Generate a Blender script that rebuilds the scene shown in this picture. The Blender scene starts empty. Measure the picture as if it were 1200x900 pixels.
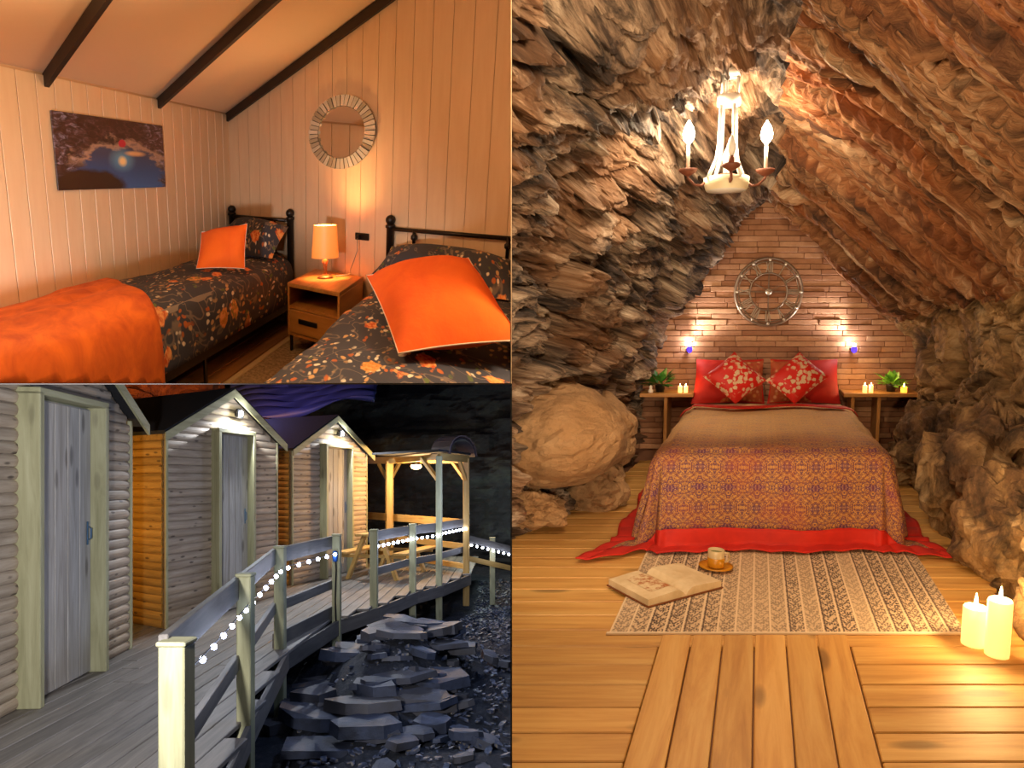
import bpy, bmesh, math, random
import numpy as np
from mathutils import Vector

# ------------------------------------------------------------------ camera, world, exposure
sc = bpy.context.scene
H = 4.0                                   # camera height; also the level of the added slab between the two storeys on the left side
cam_d = bpy.data.cameras.new('camera'); cam = bpy.data.objects.new('camera', cam_d)
sc.collection.objects.link(cam); sc.camera = cam
cam.location = (0, 0, H); cam.rotation_euler = (math.pi/2, 0, 0)
cam_d.sensor_width = 36; cam_d.lens = 36*850/1200; cam_d.clip_start = .05; cam_d.clip_end = 200
wd = bpy.data.worlds.new('world'); sc.world = wd; wd.use_nodes = True
wd.node_tree.nodes['Background'].inputs[0].default_value = (.10, .12, .2, 1)
wd.node_tree.nodes['Background'].inputs[1].default_value = .05
sc.view_settings.view_transform = 'Standard'; sc.view_settings.look = 'None'
sc.view_settings.exposure = 0.0; sc.view_settings.gamma = 1; sc.view_settings.use_curve_mapping = False
C = sc.collection
rnd = random.Random(7)

def lin(h):
    h = h.lstrip('#'); r = []
    for i in (0, 2, 4):
        v = int(h[i:i+2], 16)/255
        r.append(v/12.92 if v <= .04045 else ((v+.055)/1.055)**2.4)
    return (*r, 1)

# ------------------------------------------------------------------ the three rooms stand side by side behind dividing walls:
# bedroom hut (upper storey, x<0, z>H), walkway in the slate cavern (lower storey, x<0, z<H), cave bedroom (x>0)
def unit(v): v = np.array(v, float); return v/np.linalg.norm(v)
class Frame:
    """Axes of a room (floor plan need not be square) and its origin."""
    def __init__(s, O, U, V, W, clip): s.O = np.array(O, float); s.M = np.array([U, V, W], float).T; s.clip = clip
    def p(s, a, b, c): return s.O + s.M @ np.array((a, b, c), float)
K = 1.25
u_ = unit((900, -850, -244))*K; v_ = unit((0, 850, 244))*K; w_ = unit((226, -850, 3040))*K
TW = Frame((-2.6047, 6.75, 5.2706), u_, v_, w_, 'twin')              # a along the back wall, b along the side wall (wall at 0, room < 0), c up from mattress height
TR = Frame((0, 0, 0), (1, 0, 0), unit((0, 850, 244)), unit((226, -850, 3040)), 'twin')
wc = unit((0, -89, 850))
CV = Frame(np.array((0, 0, H)) - 1.4*wc, (1, 0, 0), unit((290, 850, 89)), wc, 'cave')
CR = Frame((0, 0, 0), (1, 0, 0), unit((0, 850, 89)), wc, 'cave')
HU = Frame((0, 0, H-1.39), (1, 0, 0), (0, 1, -115/850), (0, 0, 1), 'huts')
def turned(fr, e, z=0):                                              # a frame turned in plan
    e = unit(e); R = np.array([[e[0], -e[1], 0], [e[1], e[0], 0], [0, 0, 1]])
    f = Frame((0, 0, 0), (1, 0, 0), (0, 1, 0), (0, 0, 1), fr.clip); f.M = fr.M @ R; return f
def rot(fr, rx=0, ry=0, rz=0):
    from mathutils import Euler
    R = np.array(Euler((rx, ry, rz)).to_matrix()); f = Frame(fr.O, (1, 0, 0), (0, 1, 0), (0, 0, 1), fr.clip); f.M = fr.M @ R; return f

# ------------------------------------------------------------------ shapes: each returns (verts Nx3, faces)
def cbox(sx, sy, sz, ch=.0, o=(0, 0, 0)):
    """box from o (its lowest corner) with chamfered edges"""
    if ch <= 0:
        v = [(x, y, z) for z in (0, sz) for y in (0, sy) for x in (0, sx)]
        f = [(0, 2, 3, 1), (4, 5, 7, 6), (0, 1, 5, 4), (2, 6, 7, 3), (0, 4, 6, 2), (1, 3, 7, 5)]
        return np.array(v)+np.array(o), f
    S = (sx, sy, sz); v = []; idx = {}
    for k in range(8):
        s = [(k >> i) & 1 for i in range(3)]
        for ax in range(3):
            p = [0, 0, 0]
            for i in range(3):
                inset = 0 if i == ax else ch
                p[i] = S[i]-inset if s[i] else inset
            idx[(k, ax)] = len(v); v.append(p)
    f = []
    for ax in range(3):
        for s in (0, 1):
            i, j = [(1, 2), (0, 2), (0, 1)][ax]
            ks = [(s << ax) | (x << i) | (y << j) for x, y in ((0, 0), (1, 0), (1, 1), (0, 1))]
            f.append([idx[(k, ax)] for k in ks])
    for ax in range(3):
        i, j = [(1, 2), (0, 2), (0, 1)][ax]
        for x in (0, 1):
            for y in (0, 1):
                k0 = (x << i) | (y << j); k1 = k0 | (1 << ax)
                f.append([idx[(k0, i)], idx[(k1, i)], idx[(k1, j)], idx[(k0, j)]])
    for k in range(8): f.append([idx[(k, 0)], idx[(k, 1)], idx[(k, 2)]])
    return np.array(v, float)+np.array(o), f
def lathe(prof, n=16, cap=True):
    v = []; f = []
    for r, z in prof:
        for k in range(n):
            t = 2*math.pi*k/n; v.append((r*math.cos(t), r*math.sin(t), z))
    for i in range(len(prof)-1):
        for k in range(n):
            a = i*n+k; b = i*n+(k+1) % n; f.append((a, b, b+n, a+n))
    if cap: f.append(list(range(n))[::-1]); f.append([(len(prof)-1)*n+k for k in range(n)])
    return np.array(v), f
def tube(path, r, n=8, closed=False):
    P = np.array(path, float); m = len(P); v = []; f = []
    rr = r if hasattr(r, '__len__') else [r]*m
    up = np.array((.13, .27, .95)); 
    for i in range(m):
        t = P[(i+1) % m]-P[i-1] if closed else P[min(i+1, m-1)]-P[max(i-1, 0)]
        t = unit(t); x = unit(np.cross(t, up)); y = np.cross(t, x)
        for k in range(n):
            a = 2*math.pi*k/n; v.append(P[i]+rr[i]*(math.cos(a)*x+math.sin(a)*y))
    for i in range(m if closed else m-1):
        for k in range(n):
            a = i*n+k; b = i*n+(k+1) % n; j = ((i+1) % m)*n
            f.append((a, b, j+(k+1) % n, j+k))
    if not closed: f.append(list(range(n))[::-1]); f.append([(m-1)*n+k for k in range(n)])
    return np.array(v), f
def sphere(r, n=12, m=8, o=(0, 0, 0), sq=(1, 1, 1)):
    prof = [(max(1e-4, r*math.sin(math.pi*i/m)), -r*math.cos(math.pi*i/m)) for i in range(m+1)]
    v, f = lathe(prof, n); return v*np.array(sq)+np.array(o), f
def grid(P, closed_u=False):
    """P: array (m,n,3)"""
    m, n = P.shape[:2]; f = []
    for i in range(m-1):
        for j in range(n-1): f.append((i*n+j, i*n+j+1, (i+1)*n+j+1, (i+1)*n+j))
    return P.reshape(-1, 3), f
def shell(P, th):
    """grid with a thickness along its own normals"""
    m, n = P.shape[:2]
    du = np.gradient(P, axis=0); dv = np.gradient(P, axis=1); N = np.cross(du, dv); N /= np.linalg.norm(N, axis=2, keepdims=True)+1e-9
    v, f = grid(P); v2, f2 = grid(P+N*th); k = len(v)
    F = f+[tuple(k+i for i in q[::-1]) for q in f2]
    rim = [i*n for i in range(m-1)] + [(m-1)*n+j for j in range(n-1)] + [i*n+n-1 for i in range(m-1, 0, -1)] + [j for j in range(n-1, 0, -1)]
    for i in range(len(rim)):
        a, b = rim[i], rim[(i+1) % len(rim)]; F.append((a, b, b+k, a+k))
    return np.vstack([v, v2]), F
def bar(p0, p1, w, h, up=(0, 0, 1), ch=0):
    p0 = np.array(p0, float); p1 = np.array(p1, float); d = p1-p0; L = np.linalg.norm(d); x = d/L
    y = np.cross(np.array(up, float), x); y = unit(y); z = np.cross(x, y)
    v, f = cbox(L, w, h, ch, (0, -w/2, -h/2)); return p0+v@np.array([x, y, z]), f, v
def prism(poly, t):
    """poly in x,z extruded along y by t"""
    n = len(poly); v = [(x, 0, z) for x, z in poly]+[(x, t, z) for x, z in poly]
    f = [list(range(n)), list(range(2*n-1, n-1, -1))]+[(i, i+n, (i+1) % n+n, (i+1) % n) for i in range(n)]
    return np.array(v, float), f
def join(*parts):
    V = []; F = []; k = 0
    for q in parts:
        v, f = q[0], q[1]; V.append(v); F += [tuple(k+i for i in g) for g in f]; k += len(v)
    return np.vstack(V), F
def cushion(c00, c10, c11, c01, thick, n=14, sag=.05, pw=.55):
    """puffed cushion spanned by four corners; returns body and its seam path"""
    c = [np.array(x, float) for x in (c00, c10, c11, c01)]
    N = unit(np.cross(c[1]-c[0], c[3]-c[0])); m = n+1; top = np.zeros((m, m, 3)); bot = top.copy()
    ctr = sum(c)/4
    for i in range(m):
        for j in range(m):
            s, t = i/n, j/n
            p = c[0]*(1-s)*(1-t)+c[1]*s*(1-t)+c[2]*s*t+c[3]*(1-s)*t
            e = 1-sag*((4*s*(1-s))*(1-4*t*(1-t))+(4*t*(1-t))*(1-4*s*(1-s)))
            p = ctr+(p-ctr)*e
            h = thick*((16*s*(1-s)*t*(1-t))**pw)*(1+.10*math.sin(7*s+3*t)*math.sin(5*t-2*s))
            top[i, j] = p+N*h*.6; bot[i, j] = p-N*h*.4
    v1, f1 = grid(top); v2, f2 = grid(bot); k = len(v1)
    F = f1+[tuple(k+i for i in q[::-1]) for q in f2]
    rim = [i*m for i in range(m)]+[(m-1)*m+j for j in range(1, m)]+[i*m+m-1 for i in range(m-2, -1, -1)]+[j for j in range(m-2, 0, -1)]
    return np.vstack([v1, v2]), F, np.array([v1[i] for i in rim])

# ------------------------------------------------------------------ noise (value noise, vectorised)
def _hash(ix, iy, iz, seed):
    h = (ix.astype(np.int64)*374761393+iy.astype(np.int64)*668265263+iz.astype(np.int64)*2147483647+seed*1274126177) & 0xffffffff
    h = ((h ^ (h >> 13))*1274126177) & 0xffffffff
    h = ((h ^ (h >> 16))*2246822519) & 0xffffffff
    return ((h ^ (h >> 15)) & 0xffffff)/float(0xffffff)*2-1
def vn(P, seed=0):
    P = np.asarray(P, float); I = np.floor(P).astype(np.int64); f = P-I; f = f*f*f*(f*(f*6-15)+10); r = 0
    for dx in (0, 1):
        for dy in (0, 1):
            for dz in (0, 1):
                w = (f[..., 0] if dx else 1-f[..., 0])*(f[..., 1] if dy else 1-f[..., 1])*(f[..., 2] if dz else 1-f[..., 2])
                r = r+w*_hash(I[..., 0]+dx, I[..., 1]+dy, I[..., 2]+dz, seed)
    return r
def fbm(P, octv=4, seed=0, gain=.5):
    P = np.asarray(P, float); r = 0; a = 1
    for k in range(octv): r = r+a*vn(P*2**k, seed+k*17); a *= gain
    return r
def ridge(P, octv=4, seed=0):
    P = np.asarray(P, float); r = 0; a = 1
    for k in range(octv): r = r+a*(1-2*np.abs(vn(P*2**k, seed+k*17))); a *= .5
    return r

def cells(P, seed=0):
    """cellular noise: distance to the nearest and second nearest cell point, and the nearest cell's random number"""
    P = np.asarray(P, float); I = np.floor(P).astype(np.int64); f1 = np.full(P.shape[:-1], 9.); f2 = f1.copy(); cr = np.zeros(P.shape[:-1])
    for dx in (-1, 0, 1):
        for dy in (-1, 0, 1):
            for dz in (-1, 0, 1):
                J = I+np.array((dx, dy, dz)); a, b, c = J[..., 0], J[..., 1], J[..., 2]
                q = np.stack([a+.5+.45*_hash(a, b, c, seed+1), b+.5+.45*_hash(a, b, c, seed+2), c+.5+.45*_hash(a, b, c, seed+3)], -1)
                d = np.linalg.norm(P-q, axis=-1); m = d < f1
                f2 = np.where(m, f1, np.minimum(f2, d)); cr = np.where(m, _hash(a, b, c, seed+4), cr); f1 = np.where(m, d, f1)
    return f1, f2, cr

# ------------------------------------------------------------------ objects
LOC = {}
def _mesh(name, V, F, tc=None, smooth=False):
    me = bpy.data.meshes.new(name); me.from_pydata([tuple(x) for x in V], [], [tuple(int(i) for i in q) for q in F])
    bm = bmesh.new(); bm.from_mesh(me); bmesh.ops.recalc_face_normals(bm, faces=bm.faces); bm.to_mesh(me); bm.free()
    if smooth: me.polygons.foreach_set('use_smooth', [True]*len(me.polygons))
    at = me.attributes.new('tc', 'FLOAT_VECTOR', 'POINT'); at.data.foreach_set('vector', np.ascontiguousarray(tc if tc is not None else V, dtype=np.float32).ravel())
    return me
def place(o, loc, parent, fr):
    w = Vector([float(x) for x in loc]); LOC[o.name] = w
    o.location = w-LOC[parent.name] if parent else w
    if parent: o.parent = parent
    o['_clip'] = fr.clip
    return o
def mk(name, shp, mat, fr, at=(0, 0, 0), parent=None, world=None, smooth=False, tc=None, grain=False):
    """mesh object: shape in the room's axes around the point `at` of that room (or a world point)"""
    V, F = shp[0], shp[1]; V = np.asarray(V, float)
    if tc is None:
        tc = shp[2] if len(shp) > 2 else V
        if grain:
            k = int(np.argmax(tc.max(0)-tc.min(0))); tc = np.roll(tc, -k, axis=1)
    me = _mesh(name, V@fr.M.T, F, tc, smooth); me.materials.append(mat)
    o = bpy.data.objects.new(name, me); C.objects.link(o)
    return place(o, world if world is not None else fr.p(*at), parent, fr)
def mkl(name, shp, mat, fr, parent=None, **k):
    """like mk, for a shape given directly in room coordinates: its origin goes to its middle"""
    V = np.asarray(shp[0], float); c = (V.max(0)+V.min(0))/2; c[2] = V[:, 2].min()
    return mk(name, (V-c, *shp[1:]), mat, fr, at=c, parent=parent, **k)
def dup(o, name, fr, at=None, parent=None, world=None):
    c = o.copy(); c.name = name; C.objects.link(c); c.parent = None
    for k in ('label', 'category', 'group', 'kind'):
        if k in c: del c[k]
    return place(c, world if world is not None else fr.p(*at), parent, fr)
def thing(name, fr, at, label, cat, group=None, world=None):
    o = bpy.data.objects.new(name, None); C.objects.link(o); o.empty_display_size = .1
    tag(o, label, cat, group); return place(o, world if world is not None else fr.p(*at), None, fr)
def tag(o, label, cat=None, group=None, kind=None):
    if label: o['label'] = label
    if cat: o['category'] = cat
    if group: o['group'] = group
    if kind: o['kind'] = kind
    return o
def struct(o, label=None, cat=None): return tag(o, label, cat, None, 'structure')
def point(name, loc, col, e, r=.03):
    d = bpy.data.lights.new(name, 'POINT'); d.color = col; d.energy = e; d.shadow_soft_size = r
    o = bpy.data.objects.new(name, d); C.objects.link(o); o.location = [float(x) for x in loc]; return o
def spot(name, loc, to, col, e, ang, r=.03, blend=.5):
    d = bpy.data.lights.new(name, 'SPOT'); d.color = col; d.energy = e; d.shadow_soft_size = r; d.spot_size = math.radians(ang); d.spot_blend = blend
    o = bpy.data.objects.new(name, d); C.objects.link(o); o.location = [float(x) for x in loc]
    o.rotation_euler = Vector([float(b-a) for a, b in zip(loc, to)]).to_track_quat('-Z', 'Y').to_euler(); return o

# ------------------------------------------------------------------ materials
class Mt:
    def __init__(s, name):
        s.m = bpy.data.materials.new(name); s.m.use_nodes = True; s.t = s.m.node_tree; s.b = s.t.nodes['Principled BSDF']; s.out = s.t.nodes['Material Output']
    def n(s, typ, ins=None, **pr):
        nd = s.t.nodes.new('ShaderNode'+typ)
        for k, v in pr.items(): setattr(nd, k, v)
        for k, v in (ins or {}).items(): s.set(nd.inputs[k], v)
        return nd
    def set(s, sock, v):
        if isinstance(v, bpy.types.NodeSocket): s.t.links.new(v, sock)
        elif isinstance(v, bpy.types.Node): s.t.links.new(v.outputs[0], sock)
        elif isinstance(v, str): sock.default_value = lin(v)
        else: sock.default_value = v
    def base(s, **k):
        for a, v in k.items(): s.set(s.b.inputs[a.replace('_', ' ')], v)
        return s
    def co(s, sx=1, sy=1, sz=1, rand=10, rz=0):
        a = s.n('Attribute', attribute_name='tc'); oi = s.n('ObjectInfo')
        v = s.n('VectorMath', {0: a.outputs['Vector'], 1: (sx, sy, sz)}, operation='MULTIPLY')
        if rz:
            v = s.n('VectorRotate', {'Vector': v.outputs[0], 'Angle': rz}, rotation_type='Z_AXIS')
        r = s.n('Math', {0: oi.outputs['Random'], 1: rand}, operation='MULTIPLY')
        return s.n('VectorMath', {0: v.outputs[0], 1: r.outputs[0]}, operation='ADD').outputs[0]
    def noise(s, vec, scale=5, detail=4, rough=.6, dist=0): return s.n('TexNoise', {'Vector': vec, 'Scale': scale, 'Detail': detail, 'Roughness': rough, 'Distortion': dist}).outputs[0]
    def voro(s, vec, scale, feat='F1', out='Distance', rnds=1): return s.n('TexVoronoi', {'Vector': vec, 'Scale': scale, 'Randomness': rnds}, feature=feat).outputs[out]
    def ramp(s, fac, stops, interp='LINEAR'):
        r = s.n('ValToRGB', {0: fac}); r.color_ramp.interpolation = interp; e = r.color_ramp.elements
        while len(e) < len(stops): e.new(.5)
        for i, (p, c) in enumerate(stops): e[i].position = p; e[i].color = lin(c) if isinstance(c, str) else (c, c, c, 1)
        return r.outputs[0]
    def mix(s, fac, a, b, mode='MIX'):
        m = s.n('Mix', data_type='RGBA', blend_type=mode); s.set(m.inputs[0], fac); s.set(m.inputs[6], a); s.set(m.inputs[7], b); return m.outputs[2]
    def math(s, op, a, b=0., c=None):
        n = s.n('Math', {0: a, 1: b}, operation=op)
        if c is not None: s.set(n.inputs[2], c)
        return n.outputs[0]
    def bump(s, h, st=.3, d=.01): s.set(s.b.inputs['Normal'], s.n('Bump', {'Height': h, 'Strength': st, 'Distance': d}).outputs[0]); return s
    def rnd(s): return s.n('ObjectInfo').outputs['Random']
def plain(name, col, rough=.6, metal=0, **k): return Mt(name).base(Base_Color=col, Roughness=rough, Metallic=metal, **k).m
def emit(name, col, st, base='#ffffff'): return Mt(name).base(Base_Color=base, Emission_Color=col, Emission_Strength=st).m
def wood(name, c1, c2, c3, knots=.5, rough=.55, fine=1., var=.25, kf=1.):
    m = Mt(name); v = m.co(.7*fine, 9*fine, 9*fine)
    g = m.noise(v, 2.2, 6, .65, .6); col = m.ramp(g, [(.28, c1), (.5, c2), (.75, c3)])
    kv = m.co(2.2*fine*kf, 7*fine*kf, 7*fine*kf); k = m.voro(kv, 1.0); kk = m.ramp(k, [(.0, 1.0), (.12, .8), (.2, 0.)])
    kk = m.math('MULTIPLY', kk, knots); col = m.mix(kk, col, '#2a170c')
    j = m.ramp(m.rnd(), [(0, 1-var), (1, 1.0)]); col = m.mix(1.0, col, j, 'MULTIPLY')
    m.base(Base_Color=col, Roughness=rough); m.bump(g, .25, .004); return m.m

# ------------------------------------------------------------------ bedroom hut (upper storey)
def floral(name, base):
    m = Mt(name); v = m.co(1, 1, 1, 0); dv = m.n('TexNoise', {'Vector': v, 'Scale': 6., 'Detail': 3.})
    w = m.n('VectorMath', {0: m.n('VectorMath', {0: dv.outputs['Color'], 'Scale': .10}, operation='SCALE').outputs[0], 1: v}, operation='ADD').outputs[0]
    lf = m.n('TexVoronoi', {'Vector': m.n('VectorMath', {0: w, 1: (30., 17., 20.)}, operation='MULTIPLY').outputs[0], 'Scale': 1.})
    msk = m.ramp(m.noise(v, 4.2, 2, .5), [(.42, 0.), (.50, 1.)])
    leaf = m.math('MULTIPLY', m.ramp(lf.outputs['Distance'], [(.27, 1.), (.38, 0.)]), msk)
    lc = m.ramp(m.n('SeparateColor', {0: lf.outputs['Color']}).outputs[0], [(0, '#c9a06a'), (.45, '#e6d9bd'), (.7, '#b8622c'), (.9, '#5d6b3a')], 'CONSTANT')
    fl = m.n('TexVoronoi', {'Vector': w, 'Scale': 5.2, 'Randomness': .9})
    fd = fl.outputs['Distance']; fc = m.n('SeparateColor', {0: fl.outputs['Color']})
    fcol = m.ramp(fc.outputs[0], [(0, '#d2571a'), (.3, '#e8792c'), (.55, '#b8401a'), (.75, '#8d7e3c'), (.9, '#c9822e')], 'CONSTANT')
    pet = m.math('ADD', m.noise(w, 26, 2, .5), 0.)
    fm = m.math('SUBTRACT', fd, m.math('MULTIPLY', pet, .3))
    fmask = m.math('MULTIPLY', m.ramp(fm, [(.10, 1.), (.14, 0.)]), m.ramp(fc.outputs[1], [(.42, 0.), (.46, 1.)]))
    vine = m.ramp(m.math('ABSOLUTE', m.math('SUBTRACT', m.noise(v, 5.5, 2, .5, .8), .5)), [(.008, 1.), (.02, 0.)])
    col = m.mix(m.math('MULTIPLY', vine, .45), base, '#a08a72'); col = m.mix(leaf, col, lc)
    petal = m.mix(m.ramp(m.noise(w, 40, 2), [(.4, 0.), (.6, 1.)]), fcol, '#f0a860'); col = m.mix(fmask, col, petal)
    m.base(Base_Color=col, Roughness=.85); m.bump(m.noise(v, 60, 3), .15, .004); return m.m
def velvet(name, c1, c2, sc_=9):
    m = Mt(name); v = m.co(1, 1, 1, 3); g = m.noise(v, sc_, 5, .6, .6)
    m.base(Base_Color=m.ramp(g, [(.3, c1), (.65, c2)]), Roughness=.85); m.bump(m.noise(v, sc_*9, 4), .25, .006); return m.m
M_wall = Mt('painted_boards'); M_wall.base(Base_Color=M_wall.mix(M_wall.ramp(M_wall.noise(M_wall.co(1, 6, 6), 3, 4), [(.3, 0.), (.7, 1.)]), '#dfbb92', '#e6c69e'), Roughness=.5); M_wall = M_wall.m
M_gap = plain('board_backing', '#c9a27c', .8)
M_ceil = plain('ceiling_paint', '#e6c8a4', .7)
M_beam = plain('dark_beam', '#2a1a10', .6)
M_iron = plain('black_bronze_metal', '#2b221b', .38, .6)
M_floral = floral('floral_cotton', '#3b3d47')
M_throw = velvet('orange_plush', '#b4480c', '#e06c14', 7)
M_cush = velvet('orange_velvet', '#e85a06', '#f46a0a', 5)
M_pipe = plain('cream_piping', '#e9d6bd', .8)
M_oak = wood('oak', '#b5732b', '#c98b3d', '#d99f50', .15, .45)
M_dark = plain('black_metal', '#1a1512', .45, .3)
M_matt = plain('mattress_cloth', '#8a7d70', .9)
M_tfloor = wood('brown_floorboards', '#7a5026', '#93632f', '#a8753c', .2, .5)
M_rugt = Mt('shaggy_beige'); M_rugt.base(Base_Color=M_rugt.ramp(M_rugt.noise(M_rugt.co(), 40, 4), [(.3, '#6f5a3a'), (.7, '#a78d63')]), Roughness=1.0); M_rugt.bump(M_rugt.noise(M_rugt.co(), 120, 3), .8, .01); M_rugt = M_rugt.m
M_rugb = plain('rug_binding', '#b29869', .9)
M_mirror = plain('mirror_glass', '#f2efe9', .02, 1.0)
M_tile = Mt('bevelled_glass_tile'); M_tile.base(Base_Color=M_tile.ramp(M_tile.rnd(), [(0, '#b0a084'), (.5, '#d9cfb8'), (1, '#f6f0e0')]), Roughness=.25, Metallic=.35); M_tile = M_tile.m
M_shade = emit('lit_lamp_shade', '#ff8526', .62, '#e8a060')
M_bulb = emit('warm_bulb', '#ffd9a0', 14.)
M_cable = plain('grey_cable', '#8a8378', .5)

TWO, TWT = -.45, .93                                                   # floor and eaves height in room units
wl = struct(mkl('wall_left', cbox(.06, 3.5, TWT-TWO+.1, 0, (-.06, -3.4, TWO-.05)), M_gap, TW), 'long side wall of vertical cream painted boards', 'wall')
b = 0.; i = 0
while b > -3.35:
    wd_ = .128
    mk('board', cbox(.014, wd_-.003, TWT-TWO, .003), M_wall, TW, (0, b-wd_+.003, TWO), wl, grain=True); b -= wd_
def gable(a): return .93+.255*a
wb = struct(mkl('wall_back', prism([(-.1, TWO), (3.4, TWO), (3.4, gable(3.4)), (-.1, gable(-.1))], .06), M_gap, TW), 'gable end wall of vertical cream painted boards', 'wall')
a = .014
while a < 3.3:
    wd_ = .15
    v, f = prism([(0, 0), (wd_-.003, 0), (wd_-.003, gable(a+wd_)-TWO), (0, gable(a)-TWO)], .014)
    mk('board', (v, f), M_wall, TW, (a, -.014, TWO), wb, tc=v[:, [2, 0, 1]]); a += wd_
cv = []
for dz in (0, .05):
    for (x, y) in ((-.1, -3.4), (3.5, -3.4), (3.5, .06), (-.1, .06)): cv.append((x, y, gable(x)+.012+dz))
ce = struct(mkl('ceiling', (np.array(cv), [(0, 1, 2, 3), (7, 6, 5, 4), (0, 4, 5, 1), (1, 5, 6, 2), (2, 6, 7, 3), (3, 7, 4, 0)]), M_ceil, TW), 'sloping painted ceiling above the twin beds', 'ceiling')
for b in (-.03, -1.06, -2.1, -3.1):
    s = bar((-.0, b, gable(0)-.022), (3.4, b, gable(3.4)-.022), .035, .055); mkl('rafter', s, M_beam, TW, ce)
fl = struct(mkl('floor', cbox(3.5, 3.4, .04, 0, (-.1, -3.35, TWO-.045)), M_gap, TW), 'brown boarded floor of the twin bedroom', 'floor')
a = -.05; i = 0
while a < 3.2:
    mk('floor_plank', cbox(.146, 3.3, .012, .003), M_tfloor, TW, (a, -3.3, TWO-.012), fl, grain=True); a += .15
rg = thing('rug', TW, (1.5, -.9, TWO), 'shaggy beige rug lying beside the oak nightstand', 'rug')
mkl('pile', cbox(.9, 2.2, .014, .004, (1.09, -2.6, TWO)), M_rugt, TW, rg)
mkl('binding', cbox(.05, 2.2, .016, .004, (1.04, -2.6, TWO)), M_rugb, TW, rg)

def duvet_profile(a0, w, side=-.28):
    return np.array([(a0-.03, side), (a0-.035, -.16), (a0-.015, -.05), (a0+.04, -.008), (a0+.14, .006), (a0+.28, .012), (a0+.42, .006), (a0+.56, .012), (a0+.70, .01), (a0+w-.10, .0), (a0+w-.02, -.03), (a0+w+.015, -.10), (a0+w+.02, -.19), (a0+w+.01, side)])
def resample(pr, n):
    d = np.r_[0, np.cumsum(np.linalg.norm(np.diff(pr, axis=0), axis=1))]; t = np.linspace(0, d[-1], n)
    return np.c_[np.interp(t, d, pr[:, 0]), np.interp(t, d, pr[:, 1])], t
def spread(pr, b0, b1, n, m, amp, seed, off=0., edge=None):
    q, t = resample(pr, n); P = np.zeros((m, n, 3)); tc = np.zeros((m, n, 3)); ctr = q.mean(0)
    for i in range(m):
        k = i/(m-1)
        for j in range(n):
            bb0 = b0 if edge is None else edge(q[j, 0], q[j, 1]); b = bb0+(b1-bb0)*k
            P[i, j] = (q[j, 0], b, q[j, 1]); tc[i, j] = (t[j], b, 0)
    nz = fbm(P*np.array((3.2, 2.4, 4.)), 4, seed)
    N = np.zeros_like(P); dq = np.gradient(q, axis=0); N[:, :, 0] = -dq[:, 1]; N[:, :, 2] = dq[:, 0]; N /= np.linalg.norm(N, axis=2, keepdims=True)+1e-9
    P = P+N*(nz*amp+off)[:, :, None]
    return P, tc
def make_bed(a0, w, label, b_end, rail_end=None):
    bd = thing('bed', TW, (a0+w/2, b_end/2, TWO), label, 'bed', 'single beds')
    for x in (a0+.0, a0+w-.04):
        if x > 2.95: continue
        p = mk('bed_post', join(lathe([(.026, 0), (.026, .86), (.034, .865), (.034, .88), (.02, .89)], 14), sphere(.034, 14, 10, (0, 0, .915))), M_iron, TR, parent=bd, world=TW.p(x, -.05, TWO), smooth=True)
    zr = .235
    mkl('headboard_rail', tube([(a0, -.05, zr), (a0+w-.05, -.05, zr)], .011, 10), M_iron, TW, bd, smooth=True)
    mkl('headboard_rail', tube([(a0+.03, -.05, -.08), (a0+w-.05, -.05, -.08)], .011, 10), M_iron, TW, bd, smooth=True)
    for x in (a0+.21, a0+w-.24):
        mk('spindle', join(lathe([(.011, 0), (.011, .33), (.022, .34), (.022, .36), (.011, .37), (.011, .40)], 10)), M_iron, TR, parent=bd, world=TW.p(x, -.05, -.08), smooth=True)
    for x in (a0+.0, a0+w-.02):
        s = bar((x, -.05, -.30), (x, b_end, -.30), .02, .05); mkl('side_rail', s, M_iron, TW, bd)
    for y in (-1.49, b_end+.1):
        for x in (a0+.02, a0+w-.04): mkl('leg', cbox(.022, .03, .16, .002, (x, y, TWO)), M_iron, TW, bd)
    mkl('mattress', cbox(w-.04, -b_end-.1, .25, .02, (a0+.02, b_end, -.275)), M_matt, TW, bd)
    P, tc = spread(duvet_profile(a0, w), -.08, b_end, 46, 90, .012, 5 if a0 < 1 else 9)
    v, f = shell(P, -.012); t2 = np.vstack([tc.reshape(-1, 3)]*2)
    mkl('duvet', (v, f), M_floral, TW, bd, smooth=True, tc=t2+np.array((0 if a0 < 1 else 3.3, 0, 0)))
    return bd
bedL = make_bed(.055, .87, 'single bed with an orange plush throw over its floral duvet', -2.95)
bedR = make_bed(1.965, 1.15, 'single bed beside the nightstand bearing the large tilted orange cushion', -2.6)
pr = duvet_profile(.06, .865, -.40); pr[0, 1] = -.2
P, tc = spread(pr, -1.8, -3.0, 40, 44, .014, 21, .036, edge=lambda a, c: -1.79-.17*a-(.0 if c > -.1 else .03*(c+.1)))
v, f = shell(P, -.01)
tag(mkl('throw_blanket', (v, f), M_throw, TW, smooth=True, tc=np.vstack([tc.reshape(-1, 3)]*2)), 'orange plush throw spread over the foot of a floral duvet', 'blanket')
def soft(name, corners, th, mat, label, cat, fr, pipe=None, group=None, **k):
    v, f, rim = cushion(*corners, th, **k); c = np.array(corners).mean(0)
    t = thing(name, fr, c, label, cat, group)
    mk('cover', (v-c, f), mat, fr, c, t, smooth=True)
    if pipe: mk('piping', tube(rim-c, pipe[1], 6, True), pipe[0], fr, c, t, smooth=True)
    return t
soft('pillow', [(.10, -.50, .03), (.88, -.42, .03), (.90, -.10, .20), (.14, -.10, .22)], .17, M_floral, 'floral pillow propped behind the small orange cushion', 'pillow', TW)
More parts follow.
